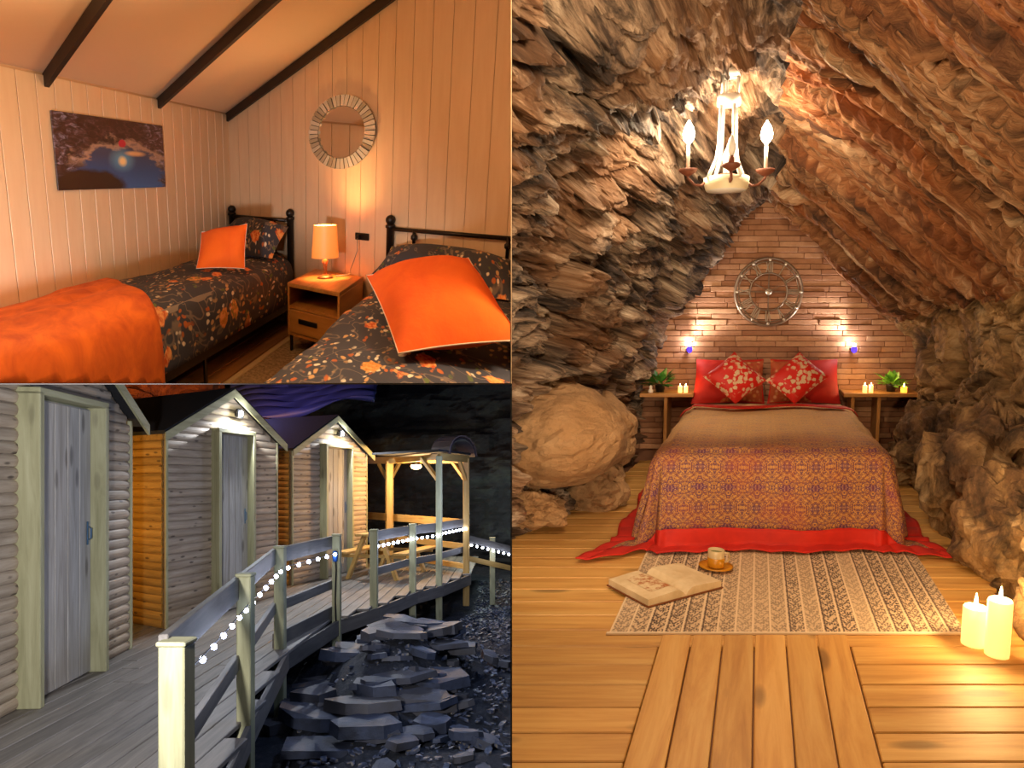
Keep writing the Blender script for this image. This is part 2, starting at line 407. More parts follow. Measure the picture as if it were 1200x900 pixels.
soft('pillow', [(1.90, -.50, .02), (2.95, -.48, .02), (2.98, -.12, .135), (2.0, -.12, .15)], .17, M_floral, 'floral pillow behind the large tilted orange cushion', 'pillow', TW)
soft('cushion', [(.544, -1.182, .035), (.892, -.901, .03), (.859, -.80, .261), (.43, -.98, .206)], .11, M_cush, 'small orange velvet cushion leaning on the floral pillow', 'cushion', TW, (M_pipe, .002))
soft('cushion', [(2.48, -1.80, .045), (2.96, -1.50, .09), (2.69, -1.10, .245), (2.09, -1.10, .13)], .17, M_cush, 'large tilted orange cushion with pale piped edge', 'cushion', TW, (M_pipe, .0025))

ns = thing('nightstand', TW, (1.455, -.35, TWO), 'oak nightstand with open shelf and one drawer', 'nightstand')
A0, A1, B0, B1 = 1.195, 1.715, -.65, -.05
mkl('top', cbox(A1-A0, B1-B0, .022, .003, (A0, B0, -.072)), M_oak, TW, ns, grain=True)
for x in (A0, A1-.02): mkl('side_panel', cbox(.02, B1-B0, .27, .002, (x, B0+.004, -.342)), M_oak, TW, ns, grain=True)
mkl('back_panel', cbox(A1-A0-.04, .012, .26, 0, (A0+.02, B1-.02, -.335)), M_dark, TW, ns)
mkl('shelf', cbox(A1-A0-.04, B1-B0-.02, .014, 0, (A0+.02, B0+.01, -.19)), M_oak, TW, ns, grain=True)
mkl('bottom_panel', cbox(A1-A0-.04, B1-B0-.02, .016, 0, (A0+.02, B0+.006, -.342)), M_oak, TW, ns, grain=True)
dw = mkl('drawer', cbox(A1-A0-.05, .02, .128, .003, (A0+.025, B0-.002, -.322)), M_oak, TW, ns, grain=True)
mkl('handle', cbox(.19, .014, .026, .003, (A0+.12, B0-.012, -.262)), M_dark, TW, dw)
for x in (A0+.01, A1-.03):
    for y in (B0+.02, B1-.06): mkl('leg', cbox(.02, .03, .11, .002, (x, y, TWO)), M_dark, TW, ns)

lp = thing('table_lamp', TW, (1.428, -.316, -.05), 'lit table lamp with orange drum shade on the oak nightstand', 'lamp'); LB = TW.p(1.428, -.316, -.05)
M_lampb = plain('bronze_lamp_base', '#8a5c36', .35, .5)
mk('base', lathe([(.056, 0), (.056, .008), (.048, .016), (.03, .022), (.014, .03)], 20), M_lampb, TR, parent=lp, world=LB, smooth=True)
mk('stem', lathe([(.014, .028), (.012, .05), (.015, .09), (.022, .125), (.013, .135), (.008, .155)], 16), M_lampb, TR, parent=lp, world=LB, smooth=True)
sh_ = lathe([(.094, .146), (.079, .372)], 28, False); k = len(sh_[0]); inn = lathe([(.091, .146), (.076, .372)], 28, False)
mk('lamp_shade', join(sh_, inn), M_shade, TR, parent=lp, world=LB, smooth=True)
mk('bulb', sphere(.026, 12, 8, (0, 0, .24)), M_bulb, TR, parent=lp, world=LB, smooth=True)
up = TR.M@np.array((0, 0, 1.))
point('table_lamp_light', LB+up*.30, (1, .62, .26), 24, .05)

so = thing('wall_socket', TW, (1.69, -.014, .16), 'dark double socket on the board wall with a plug', 'socket')
mkl('plate', cbox(.14, .012, .04, .004, (1.617, -.027, .155)), M_dark, TW, so); mkl('plug', cbox(.03, .03, .024, .004, (1.635, -.055, .16)), M_dark, TW, so)
cb = [(1.65, -.055, .165), (1.66, -.07, .10), (1.63, -.08, .04), (1.60, -.09, -.01), (1.60, -.10, -.038), (1.56, -.14, -.044), (1.50, -.22, -.044)]
tag(mkl('lamp_cord', tube(cb, .004, 6), M_cable, TW, smooth=True), 'thin grey cord running from the socket to the lamp', 'cord')

mr = thing('wall_mirror', TW, (1.46, -.02, .755), 'round mirror framed by radiating glass tiles on the board wall', 'mirror')
ca, cc, ra, rc = 1.46, .755, .345, .203
def ell(t, r): return (r*ra*math.cos(t), r*rc*math.sin(t))
n = 44
disc = [ell(2*math.pi*k/n, .70) for k in range(n)]
mk('glass', prism(disc, .01), M_mirror, TW, (ca, -.034, cc), mr)
mk('backing', prism([ell(2*math.pi*k/n, .99) for k in range(n)], .008), M_dark, TW, (ca, -.024, cc), mr)
for k in range(n):
    t0 = 2*math.pi*(k+.08)/n; t1 = 2*math.pi*(k+.92)/n
    mk('glass_tile', prism([ell(t0, .71), ell(t1, .71), ell(t1, 1.), ell(t0, 1.)], .012+.006*(k % 2)), M_tile, TW, (ca, -.042-.006*(k % 2), cc), mr)

# framed print: its picture is a flat print
m = Mt('cave_pool_print'); a_ = m.n('Attribute', attribute_name='tc').outputs['Vector']
sx = m.n('SeparateXYZ', {0: a_}); X, Y = sx.outputs[0], sx.outputs[1]
nz = m.noise(a_, 7, 5, .6); nz2 = m.noise(a_, 16, 6, .7, 1.)
def dist(cx, cy, rx, ry, wob=.0):
    q = m.math('ADD', m.math('POWER', m.math('DIVIDE', m.math('SUBTRACT', X, cx), rx), 2.), m.math('POWER', m.math('DIVIDE', m.math('SUBTRACT', Y, cy), ry), 2.))
    q = m.math('SQRT', q); return m.math('ADD', q, m.math('MULTIPLY', m.math('SUBTRACT', nz, .5), wob))
col = m.ramp(nz2, [(.3, '#1c0f0c'), (.5, '#40211a'), (.62, '#5a3a3c'), (.8, '#8d7f95')])
col = m.mix(m.math('MULTIPLY', m.ramp(m.noise(a_, 12, 6, .7, 1.5), [(.52, 0.), (.66, 1.)]), m.ramp(m.math('ABSOLUTE', m.math('SUBTRACT', X, .5)), [(.22, 0.), (.36, 1.)])), col, '#9a93b0')
dp = dist(.56, .16, .44, .50, 1.1); col = m.mix(m.ramp(dp, [(.85, 1.), (1.0, 0.)]), col, m.ramp(Y, [(.0, '#3a66a8'), (.25, '#28508c'), (.5, '#3a4266')]))
rim = m.ramp(m.math('ABSOLUTE', m.math('SUBTRACT', dp, 1.0)), [(.02, 1.), (.16, 0.)]); col = m.mix(m.math('MULTIPLY', rim, m.ramp(Y, [(.3, 0.), (.42, .55)])), col, '#d8b49a')
col = m.mix(m.ramp(dist(.24, .02, .36, .28, .4), [(.8, 1.), (1., 0.)]), col, '#2c150c')
col = m.mix(m.ramp(dist(.55, .42, .14, .2), [(.1, .85), (1., 0.)]), col, '#6fb0d8')
col = m.mix(m.ramp(dist(.55, .40, .05, .09), [(.4, 1.), (1., 0.)]), col, '#ffdf9a')
col = m.mix(m.ramp(dist(.68, .52, .12, .05, .3), [(.4, .9), (1., 0.)]), col, '#e8b980')
col = m.mix(m.ramp(dist(.555, .66, .045, .07, .9), [(.75, 1.), (.85, 0.)]), col, '#c8203a')
m.base(Base_Color=col, Roughness=.35)
pc = thing('wall_picture', TW, (.016, -1.57, .45), 'unframed print of a blue cave pool on the board wall', 'picture')
v, f = cbox(.018, 1.047, .339, .002, (0, 0, 0)); tcp = np.c_[v[:, 1]/1.047, v[:, 2]/.339, v[:, 0]*0]
mk('canvas', (v, f), m.m, TW, (.015, -2.095, .451), pc, tc=tcp)
# ceiling bulb of the bedroom, above the picture's edge
LP2 = TW.p(1.2, -2.2, 1.12)
cl_ = thing('ceiling_lamp', TW, (1.2, -2.2, 1.10), 'small warm bulb lamp fixed under the sloping bedroom ceiling', 'lamp')
mk('rose', lathe([(.05, .10), (.05, .12)], 16), M_lampb, TR, parent=cl_, world=LP2, smooth=True)
mk('bulb', sphere(.035, 14, 10, (0, 0, .06)), M_bulb, TR, parent=cl_, world=LP2, smooth=True)
point('bedroom_ceiling_light', LP2-up*.02, (1, .65, .35), 32, .10)
point('bedroom_fill_light', TW.p(2.2, -2.9, 1.05), (1, .65, .35), 15, .25)  # added fill light, no fitting behind it

# ------------------------------------------------------------------ cave bedroom
def rockmat(name, cols, dark=.45, aniso=(1, 1, 1), rz=0, sc_=2.2, stain=None, rough=.75, stw=.6, dst=.5):
    m = Mt(name); v0 = m.co(1, 1, 1, 0); v = m.co(*aniso, 0)
    g = m.noise(v, sc_, 9, .68, dst); col = m.ramp(g, cols)
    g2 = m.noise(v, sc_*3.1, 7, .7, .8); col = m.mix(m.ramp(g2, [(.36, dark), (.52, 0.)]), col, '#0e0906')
    g3 = m.noise(v0, 1.3, 3, .5); col = m.mix(m.ramp(g3, [(.45, 0.), (.65, stw)]), col, stain or '#a4591c')
    dv_ = m.n('VectorMath', {0: m.n('VectorMath', {0: m.n('TexNoise', {'Vector': v, 'Scale': sc_*4, 'Detail': 4.}).outputs['Color'], 'Scale': .22}, operation='SCALE').outputs[0], 1: v}, operation='ADD').outputs[0]
    ch_ = m.voro(dv_, sc_*6, 'DISTANCE_TO_EDGE'); col = m.mix(m.ramp(ch_, [(.0, .22), (.04, 0.)]), col, '#140c08')
    hh = m.math('ADD', m.noise(v, sc_*6, 8, .75), m.math('MULTIPLY', m.voro(dv_, sc_*5), .5))
    m.base(Base_Color=col, Roughness=rough); m.bump(hh, .9, .035); return m.m
M_rockL = rockmat('dark_stratified_rock', [(.34, '#0f0b09'), (.44, '#463830'), (.54, '#967f69'), (.66, '#dccab2')], .95, (.8, .8, 2.4), sc_=2.6, stain='#a8703c', stw=.4)
M_rockR = rockmat('brown_slanted_rock', [(.33, '#22130b'), (.44, '#6b4429'), (.54, '#a87a52'), (.66, '#dcc09c')], .8, (1, 1, 1), sc_=2.2, stain='#a85a1c', stw=.5, dst=.12)
M_rockB = rockmat('smooth_tan_boulder', [(.3, '#8a6a48'), (.5, '#b8936a'), (.7, '#cfae86')], .25, (1, 1, 1.5), sc_=2.0, stain='#b88a58')
stations = [
 (7.25, [(-1.14, -.12), (-1.12, .3), (-1.02, .75), (-.62, 1.41), (-.34, 1.95), (.05, 2.36), (.37, 2.04), (.655, 1.73), (1.02, 1.385), (1.35, 1.06), (1.40, .6), (1.7, -.12)]),
 (6.0, [(-1.16, -.12), (-1.18, .4), (-1.12, .9), (-.86, 1.55), (-.52, 2.12), (.02, 2.56), (.44, 2.25), (.82, 1.89), (1.2, 1.53), (1.52, 1.2), (1.48, .6), (1.46, -.12)]),
 (4.7, [(-1.50, -.12), (-1.46, .4), (-1.44, 1.0), (-1.30, 1.8), (-.82, 2.45), (.0, 2.85), (.50, 2.52), (.98, 2.10), (1.44, 1.68), (1.74, 1.36), (1.52, .6), (1.22, -.12)]),
 (3.4, [(-1.6, -.12), (-1.55, .4), (-1.5, 1.0), (-1.38, 1.85), (-.88, 2.6), (.0, 3.05), (.55, 2.72), (1.1, 2.26), (1.6, 1.82), (1.85, 1.5), (1.42, .6), (1.13, -.12)]),
 (1.8, [(-1.6, -.12), (-1.55, .4), (-1.5, 1.0), (-1.38, 1.9), (-.9, 2.7), (.0, 3.2), (.6, 2.85), (1.15, 2.4), (1.65, 1.95), (1.9, 1.6), (1.5, .6), (1.2, -.12)])]
def contour(b, t):
    bs = np.array([s[0] for s in stations])[::-1]
    pts = []
    for s in stations:
        q = np.array(s[1]); d = np.linspace(0, 1, len(q)); pts.append(np.c_[np.interp(t, d, q[:, 0]), np.interp(t, d, q[:, 1])])
    pts = np.array(pts)[::-1]; k = np.clip(np.searchsorted(bs, b)-1, 0, len(bs)-2); f = (b-bs[k])/(bs[k+1]-bs[k])
    return pts[k]*(1-f)+pts[k+1]*f
def smooth_rows(P, n):
    for _ in range(n): P[:, 1:-1] = (P[:, :-2]+2*P[:, 1:-1]+P[:, 2:])/4
    return P
nt, nb = 620, 330
T_ = np.linspace(0, 1, nt); B_ = np.linspace(1.8, 7.25, nb)
R = np.zeros((nb, nt, 3))
for i, b in enumerate(B_):
    q = contour(b, T_); R[i, :, 0] = q[:, 0]; R[i, :, 1] = b; R[i, :, 2] = q[:, 1]
R = smooth_rows(R, 60)
du = np.gradient(R, axis=0); dv = np.gradient(R, axis=1); N = np.cross(du, dv); N /= np.linalg.norm(N, axis=2, keepdims=True)
if N[nb//2, nt//2, 2] > 0: N = -N                                     # inwards
sL = np.clip((.45-T_)/.12+.5, 0, 1)[None, :]
# side by the boulder: blocky ledges and clefts; the other side: long straight slanted beds
Q = R*np.array((1., 1., 1.)); warp = fbm(Q*.9, 3, 3)
ql = np.stack([Q[..., 0]*2.0+warp*.3, Q[..., 1]*2.0, Q[..., 2]*6.+Q[..., 0]*2.2-Q[..., 1]*.8+warp*1.2], -1)
f1, f2, cr = cells(ql, 5); g1, g2, cr2 = cells(ql*2.7+4, 9)
led = cr*.10+cr2*.035-.10*np.exp(-((f2-f1)/.10)**2)-.03*np.exp(-((g2-g1)/.12)**2)+ridge(ql*np.array((1, 1, 2.2)), 4, 11)*.028+fbm(Q*1.6, 4, 5)*.10
cle = np.clip(vn(np.stack([Q[..., 0]*1.4, Q[..., 1]*1.5, Q[..., 2]*3.0+Q[..., 1]*.9], -1)+9, 31)-.22, 0, 1); led -= cle*.5
tt = np.broadcast_to(T_[None, :]*4.6, Q.shape[:2])
qr = np.stack([Q[..., 1]*6.+tt*1.1+warp*.12, tt*.8, Q[..., 2]*.2], -1)
h1, h2, hr = cells(qr*np.array((1.6, 1., 1.)), 21)
i1, i2, ir = cells(qr*np.array((4.2, 2.6, 1.)), 27)
bedd = ridge(qr*np.array((2.4, 1, 1)), 4, 71)*.018+hr*.075+ir*.03+fbm(Q*1.3, 3, 15)*.035-.07*np.exp(-((h2-h1)/.07)**2)-.025*np.exp(-((i2-i1)/.09)**2)
low = np.clip((T_-.74)/.06, 0, 1)[None, :]
k1, k2, kr = cells(Q*3.4+warp[..., None]*.6, 33); l1, l2, lr = cells(Q*9.+warp[..., None], 35)
bedd = bedd*(1-low)+low*(fbm(Q*2.2, 5, 51)*.12+kr*.06+lr*.02-.07*np.exp(-((k2-k1)/.1)**2))
disp = led*sL+bedd*(1-sL)
fade = np.clip((7.2-R[..., 1])/.5, .2, 1)
D = R+N*(disp*fade)[..., None]
cut0 = int(nt*.475)
def rockpart(j0, j1, mat, name, label, par=None, tcx=None):
    P = D[:, j0:j1]; v, f = grid(P); tc = tcx[:, j0:j1].reshape(-1, 3) if tcx is not None else v
    o = mk(name, (v, f), mat, CV, smooth=False, tc=tc); return struct(o, label, 'rock wall')
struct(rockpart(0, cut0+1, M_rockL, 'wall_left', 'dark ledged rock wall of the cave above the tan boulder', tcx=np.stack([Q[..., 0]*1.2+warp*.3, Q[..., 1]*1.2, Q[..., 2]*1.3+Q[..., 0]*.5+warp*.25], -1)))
tcR = np.stack([Q[..., 1]*7.0+tt*1.25, tt*.6, Q[..., 2]*.15], -1)
cut1 = int(nt*.775)
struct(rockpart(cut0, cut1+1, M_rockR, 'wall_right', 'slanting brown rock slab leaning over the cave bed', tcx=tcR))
M_rockC = rockmat('rough_tan_rock', [(.33, '#21160d'), (.44, '#6a4e34'), (.54, '#a5845a'), (.66, '#dcc096')], .8, (1, 1, 1), sc_=1.7, stain='#8a6428', stw=.3)
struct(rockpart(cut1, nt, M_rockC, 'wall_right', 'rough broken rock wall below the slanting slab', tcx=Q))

# brick-clad end wall
M_mort = plain('brown_mortar', '#7d5640', .9)
m = Mt('split_stone_brick'); g = m.noise(m.co(1, 1, 1, 30), 9, 5, .7); col = m.ramp(m.rnd(), [(0, '#94664a'), (.35, '#a87a5a'), (.7, '#b98b6a'), (1, '#c79c78')])
m.base(Base_Color=m.mix(m.ramp(g, [(.3, 0.), (.7, .45)]), col, '#74482e'), Roughness=.85); m.bump(m.noise(m.co(1, 1, 1, 30), 25, 5, .7), .6, .01); M_brick = m.m
bw = struct(mkl('wall_back', cbox(3.1, .1, 2.6, 0, (-1.3, 7.03, -.1)), M_mort, CV), 'brick-clad end wall behind the cave bed', 'wall')
bmesh_ = {}
rowh = .05
def half(c): return (np.interp(c, [.4, .75, 1.41, 1.95, 2.36], [-1.12, -1.02, -.62, -.34, .05])-.1, np.interp(c, [.4, .6, 1.06, 1.385, 1.73, 2.04, 2.36], [1.5, 1.42, 1.38, 1.04, .68, .39, .05])+.1)
for r in range(46):
    c = .1+r*rowh; lo, hi = half(c); a = -1.35+(r % 3)*.11
    while a < hi:
        L = rnd.choice((.20, .28, .36))
        if a+L > lo and a < hi:
            d = rnd.choice((.014, .02, .026)); key = (L, d)
            if key not in bmesh_: bmesh_[key] = mk('brick', cbox(L-.004, d+.02, rowh-.004, .004), M_brick, CV, (a, 7.03-d, c), bw)
            else: dup(bmesh_[key], 'brick', CV, (a, 7.03-d, c), bw)
        a += L

# plank floor
M_pine = wood('honey_pine_planks', '#b8803e', '#d6a258', '#e8bd74', .6, .5, .8, .2)
cf = struct(mkl('floor', cbox(3.6, 5.6, .05, 0, (-1.8, 1.6, -.075)), M_mort, CV), 'honey pine plank floor of the cave bedroom', 'floor')
def xleft(b): return np.interp(b, [1.6, 4.66, 5.4, 6.4, 7], [-1.62, -1.52, -1.25, -1.05, -1.0])
def xright(b): return np.interp(b, [1.6, 3.0, 3.5, 4.4, 7], [1.25, 1.12, 1.14, 1.3, 1.45])
b = 1.75; wp = .163
while b < 6.9:
    e = .006; segs = [(xleft(b+wp/2)-.05, xright(b+wp/2)+.05)]
    if b+wp <= 3.16: segs = [(segs[0][0], -.372), (.432, segs[0][1])]
    for (x0, x1) in segs: mk('plank', cbox(x1-x0, wp-e, .025, .004), M_pine, CV, (x0, b, -.025), cf, grain=True)
    b += wp
for k in range(6): mk('plank', cbox(.133-.006, 3.16-1.6, .028, .004), M_pine, CV, (-.368+k*.133, 1.6, -.025), cf, grain=True)

# rug
m = Mt('woven_rug'); a_ = m.n('Attribute', attribute_name='tc').outputs['Vector']; s_ = m.n('SeparateXYZ', {0: a_}); X = s_.outputs[0]; Y = s_.outputs[1]
st = m.noise(m.n('CombineXYZ', {0: X}).outputs[0], 9., 3, .7)
bandv = m.math('FLOOR', m.math('MULTIPLY', X, 13.)); rb = m.n('TexWhiteNoise', {'W': bandv}, noise_dimensions='1D').outputs[0]
bandv = m.math('FLOOR', m.math('MULTIPLY', X, 13.)); rb = m.n('TexWhiteNoise', {'W': bandv}, noise_dimensions='1D').outputs[0]
mot = m.voro(m.n('VectorMath', {0: a_, 1: (86., 72., 1.)}, operation='MULTIPLY').outputs[0], 1., rnds=.6)
zig = m.math('PINGPONG', m.math('ADD', m.math('MULTIPLY', Y, 14.), m.math('PINGPONG', m.math('MULTIPLY', X, 26.), 1.)), .5)
dens = m.ramp(rb, [(0, .45), (.35, .7), (.7, .95), (1, 1.)])
mk_ = m.math('MULTIPLY', m.math('MAXIMUM', m.ramp(mot, [(.38, 1.), (.52, 0.)]), m.math('MULTIPLY', m.ramp(zig, [(.10, 1.), (.16, 0.)]), .7)), dens)
fx = m.math('FRACT', m.math('MULTIPLY', X, 13.)); line = m.ramp(fx, [(.0, 1.), (.10, 1.), (.14, 0.)]); line2 = m.math('MULTIPLY', m.ramp(m.math('ABSOLUTE', m.math('SUBTRACT', fx, .2)), [(.03, .85), (.06, 0.)]), m.math('GREATER_THAN', rb, .5))
col = m.mix(mk_, '#d2b694', '#3e2c2e'); col = m.mix(line, col, '#e0c8a6'); col = m.mix(line2, col, '#54403a')
m.base(Base_Color=col, Roughness=.95); m.bump(m.noise(a_, 160, 2), .5, .004)
rg = thing('area_rug', CV, (.17, 3.7, 0), 'flat-woven cream rug with dark stripes at the foot of the bed', 'rug')
mkl('weave', cbox(1.54, 1.32, .010, .002, (-.6, 3.165, .0)), m.m, CV, rg)
mkl('hem', cbox(1.56, .014, .013, .003, (-.61, 3.155, .0)), plain('rug_hem', '#e0ccb0', .9), CV, rg)

# bed: base, mattress, draped bedspread
M_red = Mt('red_satin'); M_red.base(Base_Color=M_red.ramp(M_red.noise(M_red.co(1, 1, 1, 3), 8, 3), [(.3, '#b4160a'), (.7, '#cc220c')]), Roughness=.7); M_red = M_red.m
m = Mt('paisley_brocade'); a_ = m.n('Attribute', attribute_name='tc').outputs['Vector']; s_ = m.n('SeparateXYZ', {0: a_})
px_ = m.math('PINGPONG', s_.outputs[0], .085); py_ = m.math('PINGPONG', s_.outputs[1], .12)
tv = m.n('CombineXYZ', {0: px_, 1: py_}).outputs[0]
g = m.noise(tv, 26, 3, .55, 1.2); g2 = m.noise(tv, 58, 2, .5, .6); big_ = m.noise(a_, 3.2, 2)
col = m.ramp(g, [(.30, '#4e2a58'), (.40, '#8a5232'), (.47, '#c2904e'), (.55, '#9a6430'), (.62, '#6a3054'), (.74, '#cfa468')])
col = m.mix(m.ramp(m.math('ABSOLUTE', m.math('SUBTRACT', g2, .5)), [(.025, .85), (.06, 0.)]), col, '#4a2450')
col = m.mix(m.ramp(big_, [(.48, 0.), (.66, .25)]), col, '#a83c28')
palef = m.ramp(m.math('DIVIDE', s_.outputs[1], 2.8), [(.0, .45), (.3, .45), (.5, .35), (.66, .08), (.72, 0.)]); col = m.mix(palef, col, '#ffd694')  # cloth paler from the pillows to the foot edge
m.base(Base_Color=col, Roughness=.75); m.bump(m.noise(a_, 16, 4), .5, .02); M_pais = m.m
M_cream = plain('bed_sheet', '#cfa98a', .9)
bd = thing('double_bed', CV, (.1, 5.6, 0), 'double bed with paisley bedspread and red border in the cave', 'bed')
BA0, BA1, BB0, BB1, BT = -.52, .74, 4.52, 6.95, .545
mkl('bed_base', cbox(BA1-BA0, BB1-BB0, .28, .02, (BA0, BB0, .0)), plain('base_cloth', '#3a241c', .9), CV, bd)
mkl('mattress', cbox(BA1-BA0, BB1-BB0, .25, .05, (BA0, BB0, .28)), M_cream, CV, bd)
ov = .70
def drape(p, q, lift=0.):
    """p across, q along from the pillows towards the foot (metres of cloth)"""
    hw = (BA1-BA0)/2; ctr = (BA0+BA1)/2; Lb = 6.55-BB0
    dx = max(abs(p)-hw, 0); dy = max(q-Lb, 0); d = math.hypot(dx, dy)
    ex = math.copysign(min(abs(p), hw), p); ey = min(q, Lb)
    if d == 0:
        pf = .012*math.sin(p*7)*math.sin(q*5)
        return (ctr+ex, 6.55-ey, BT+.015+pf+lift)
    ux, uy = math.copysign(dx/d, p), dy/d; r = .10
    if d < r*1.57: t = d/r; out = r*math.sin(t); drop = r*(1-math.cos(t))
    else: out = r+(d-r*1.57)*.22; drop = r+(d-r*1.57)*.975
    ang = math.atan2(dy, dx)
    s = p*9 if dy > dx else q*8
    fold = .022*math.sin(s)*min(1, d/.35)+ (.03*math.sin(ang*9) if dx > 0 and dy > 0 else 0)*min(1, d/.4)
    floor_ = BT-.02
    if drop > floor_:
        ext = (drop-floor_)/.975; drop = floor_-.012*abs(math.sin(s*1.7)); out = out+ext*.78
    out += fold
    return (ctr+ex+ux*out, 6.55-ey-uy*out, BT-drop+lift)
hw = (BA1-BA0)/2; Lb = 6.55-BB0; nu, nv = 121, 121
us = np.linspace(-hw-ov, hw+ov, nu); vs = np.linspace(-.05, Lb+ov, nv)
P = np.array([[drape(p, q) for p in us] for q in vs]); tcg = np.array([[(p, q, 0) for p in us] for q in vs])
P[..., 2] += fbm(P*6, 3, 77)*.008*(P[..., 2] > .05)
us_i = np.where(np.abs(us) <= hw+ov-.12)[0]; vs_i = np.where(vs <= Lb+ov-.19)[0]
i0, i1, j1 = us_i[0], us_i[-1]+1, vs_i[-1]+1
v, f = shell(P[:j1, i0:i1], .006); t2 = np.vstack([tcg[:j1, i0:i1].reshape(-1, 3)]*2)
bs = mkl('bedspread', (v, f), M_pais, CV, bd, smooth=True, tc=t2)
def border(Pa, nm):
    v, f = shell(Pa, .006); o = mkl(nm, (v, f), M_red, CV, bs, smooth=True); tag(o, 'plain red border'); return o
border(P[:, :i0+1], 'red_border'); border(P[:, i1-1:], 'red_border'); border(P[j1-1:, i0-1:i1+1], 'red_border')
sb = np.array([[drape(p, q, .03) for p in np.linspace(-hw-.12, hw+.12, 60)] for q in np.linspace(.20, .34, 5)]); border(sb, 'red_stripe')

m = Mt('patterned_pillow'); v = m.co(1, 1, 1, 5); vv = m.n('TexVoronoi', {'Vector': v, 'Scale': 22.})
col = m.ramp(m.n('SeparateColor', {0: vv.outputs['Color']}).outputs[0], [(0, '#c98a4a'), (.4, '#b8402a'), (.7, '#d8a070')], 'CONSTANT'); m.base(Base_Color=m.mix(m.ramp(vv.outputs['Distance'], [(.2, 0.), (.45, 1.)]), col, '#b5562f'), Roughness=.8); M_ppat = m.m
m = Mt('red_cushion_blossom'); a_ = m.n('Attribute', attribute_name='tc').outputs['Vector']; dv_ = m.n('VectorMath', {0: m.n('VectorMath', {0: m.n('TexNoise', {'Vector': a_, 'Scale': 30., 'Detail': 2.}).outputs['Color'], 'Scale': .035}, operation='SCALE').outputs[0], 1: a_}, operation='ADD').outputs[0]; vv = m.n('TexVoronoi', {'Vector': dv_, 'Scale': 26.})
bl = m.math('MULTIPLY', m.ramp(vv.outputs['Distance'], [(.44, 1.), (.52, 0.)]), m.ramp(m.noise(a_, 5., 2), [(.42, 0.), (.48, 1.)]))
inn = m.ramp(m.math('FRACT', m.math('MULTIPLY', vv.outputs['Distance'], 5.)), [(.1, .4), (.3, 0.), (.8, 0.)])
col = m.mix(bl, '#c81c0c', m.mix(inn, '#d2b892', '#a8402a')); m.base(Base_Color=col, Roughness=.6); M_blos = m.m
for (x0, x1, lab) in ((-.575, .075, 'red pillow with a patterned centre beside the candle shelf with the bushy plant'), (.095, .745, 'red pillow with a patterned centre beside the shelf with the potted fern')):
    t = soft('bed_pillow', [(x0, 6.70, .56), (x1, 6.70, .56), (x1-.02, 6.93, .94), (x0+.02, 6.93, .94)], .15, M_red, lab, 'pillow', CV, group='red bed pillows')
    xm0 = x0+.26 if x0 < 0 else x0+.02; xm1 = x1-.02 if x0 < 0 else x1-.26
    v, f, _ = cushion((xm0, 6.685, .575), (xm1, 6.685, .575), (xm1, 6.918, .93), (xm0, 6.918, .93), .15); c = v.mean(0)
    mk('patterned_panel', (v-c, f), M_ppat, CV, c, t, smooth=True)
for (xc, zc, tl, lab) in ((-.19, .80, .05, 'red diamond cushion with beige blossoms beside the bushy plant side'), (.345, .80, -.06, 'red diamond cushion with beige blossoms on the fern side')):
    r = .245; yb = 6.50
    cs = [(xc+r*.0+tl*.3, yb-.06, zc-r*.86), (xc+r*1.12, yb+.03, zc-.0-tl*.3), (xc-tl*.3, yb+.17, zc+r*.9), (xc-r*1.12, yb+.03, zc+tl*.3)]
    soft('throw_cushion', cs, .15, M_blos, lab, 'cushion', CV, group='diamond cushions on the cave bed')

# shelves either side of the bed
M_shelf = wood('pine_shelf', '#9c6a36', '#b98348', '#cf9c60', .2, .5)
def shelf_unit(a0, a1, panels, label):
    s = thing('bedside_shelf', CV, ((a0+a1)/2, 6.8, 0), label, 'shelf')
    mkl('shelf_top', cbox(a1-a0, .38, .032, .004, (a0, 6.64, .625)), M_shelf, CV, s, grain=True)
    for x in panels: mkl('support_panel', cbox(.03, .34, .625, .003, (x, 6.67, 0.)), M_shelf, CV, s, grain=True)
shelf_unit(-1.02, -.55, (-.81,), 'narrow pine shelf with an upright panel below the bushy plant')
shelf_unit(.765, 1.43, (.835, 1.065), 'longer pine shelf with two upright panels below the potted fern')
M_leaf = plain('green_leaf', '#6fae34', .5); M_leaf2 = plain('dark_green_leaf', '#4a9038', .5); M_pot = plain('black_pot', '#15120f', .4); M_wax = emit('glowing_wax', '#ffb35a', 2.2, '#f6e2bd'); M_flame = emit('flame', '#ffcf80', 30.); M_whitec = plain('white_ceramic', '#e6ddd0', .4)
def leafy(name, at, label, n, R_, h, mat, pot=True, wide=1.):
    t = thing(name, CV, at, label, 'plant'); W0 = CV.p(*at)
    mk('pot', lathe([(.035, 0), (.045, .06), (.047, .065), (.04, .065), (.03, .055)], 14), M_pot, CR, parent=t, world=W0, smooth=True)
    rr = random.Random(len(label))
    lv = np.array([(0, 0, 0), (.5, .28, .06), (1, 0, -.02), (.5, -.28, .06), (.5, 0, .0)]); lf = [(0, 1, 4), (1, 2, 4), (2, 3, 4), (3, 0, 4)]
    for k in range(n):
        az = rr.uniform(0, 6.28); el = rr.uniform(.1, 1.3); L = R_*rr.uniform(.4, .75); e = np.array((math.cos(az)*math.cos(el)*wide, math.sin(az)*math.cos(el), math.sin(el)))
        base = np.array((0, 0, .055))+e*R_*rr.uniform(.1, .5); x = unit(e+np.array((0, 0, -.25))); y = unit(np.cross((0, 0, 1), x)); z = np.cross(x, y)
        mk('leaf', (base+L*lv@np.array([x, y, z]), lf), mat, CR, parent=t, world=W0)
leafy('shelf_plant', (-.86, 6.78, .657), 'bushy trailing green plant on the narrow pine shelf', 70, .17, .1, M_leaf2, wide=1.3)
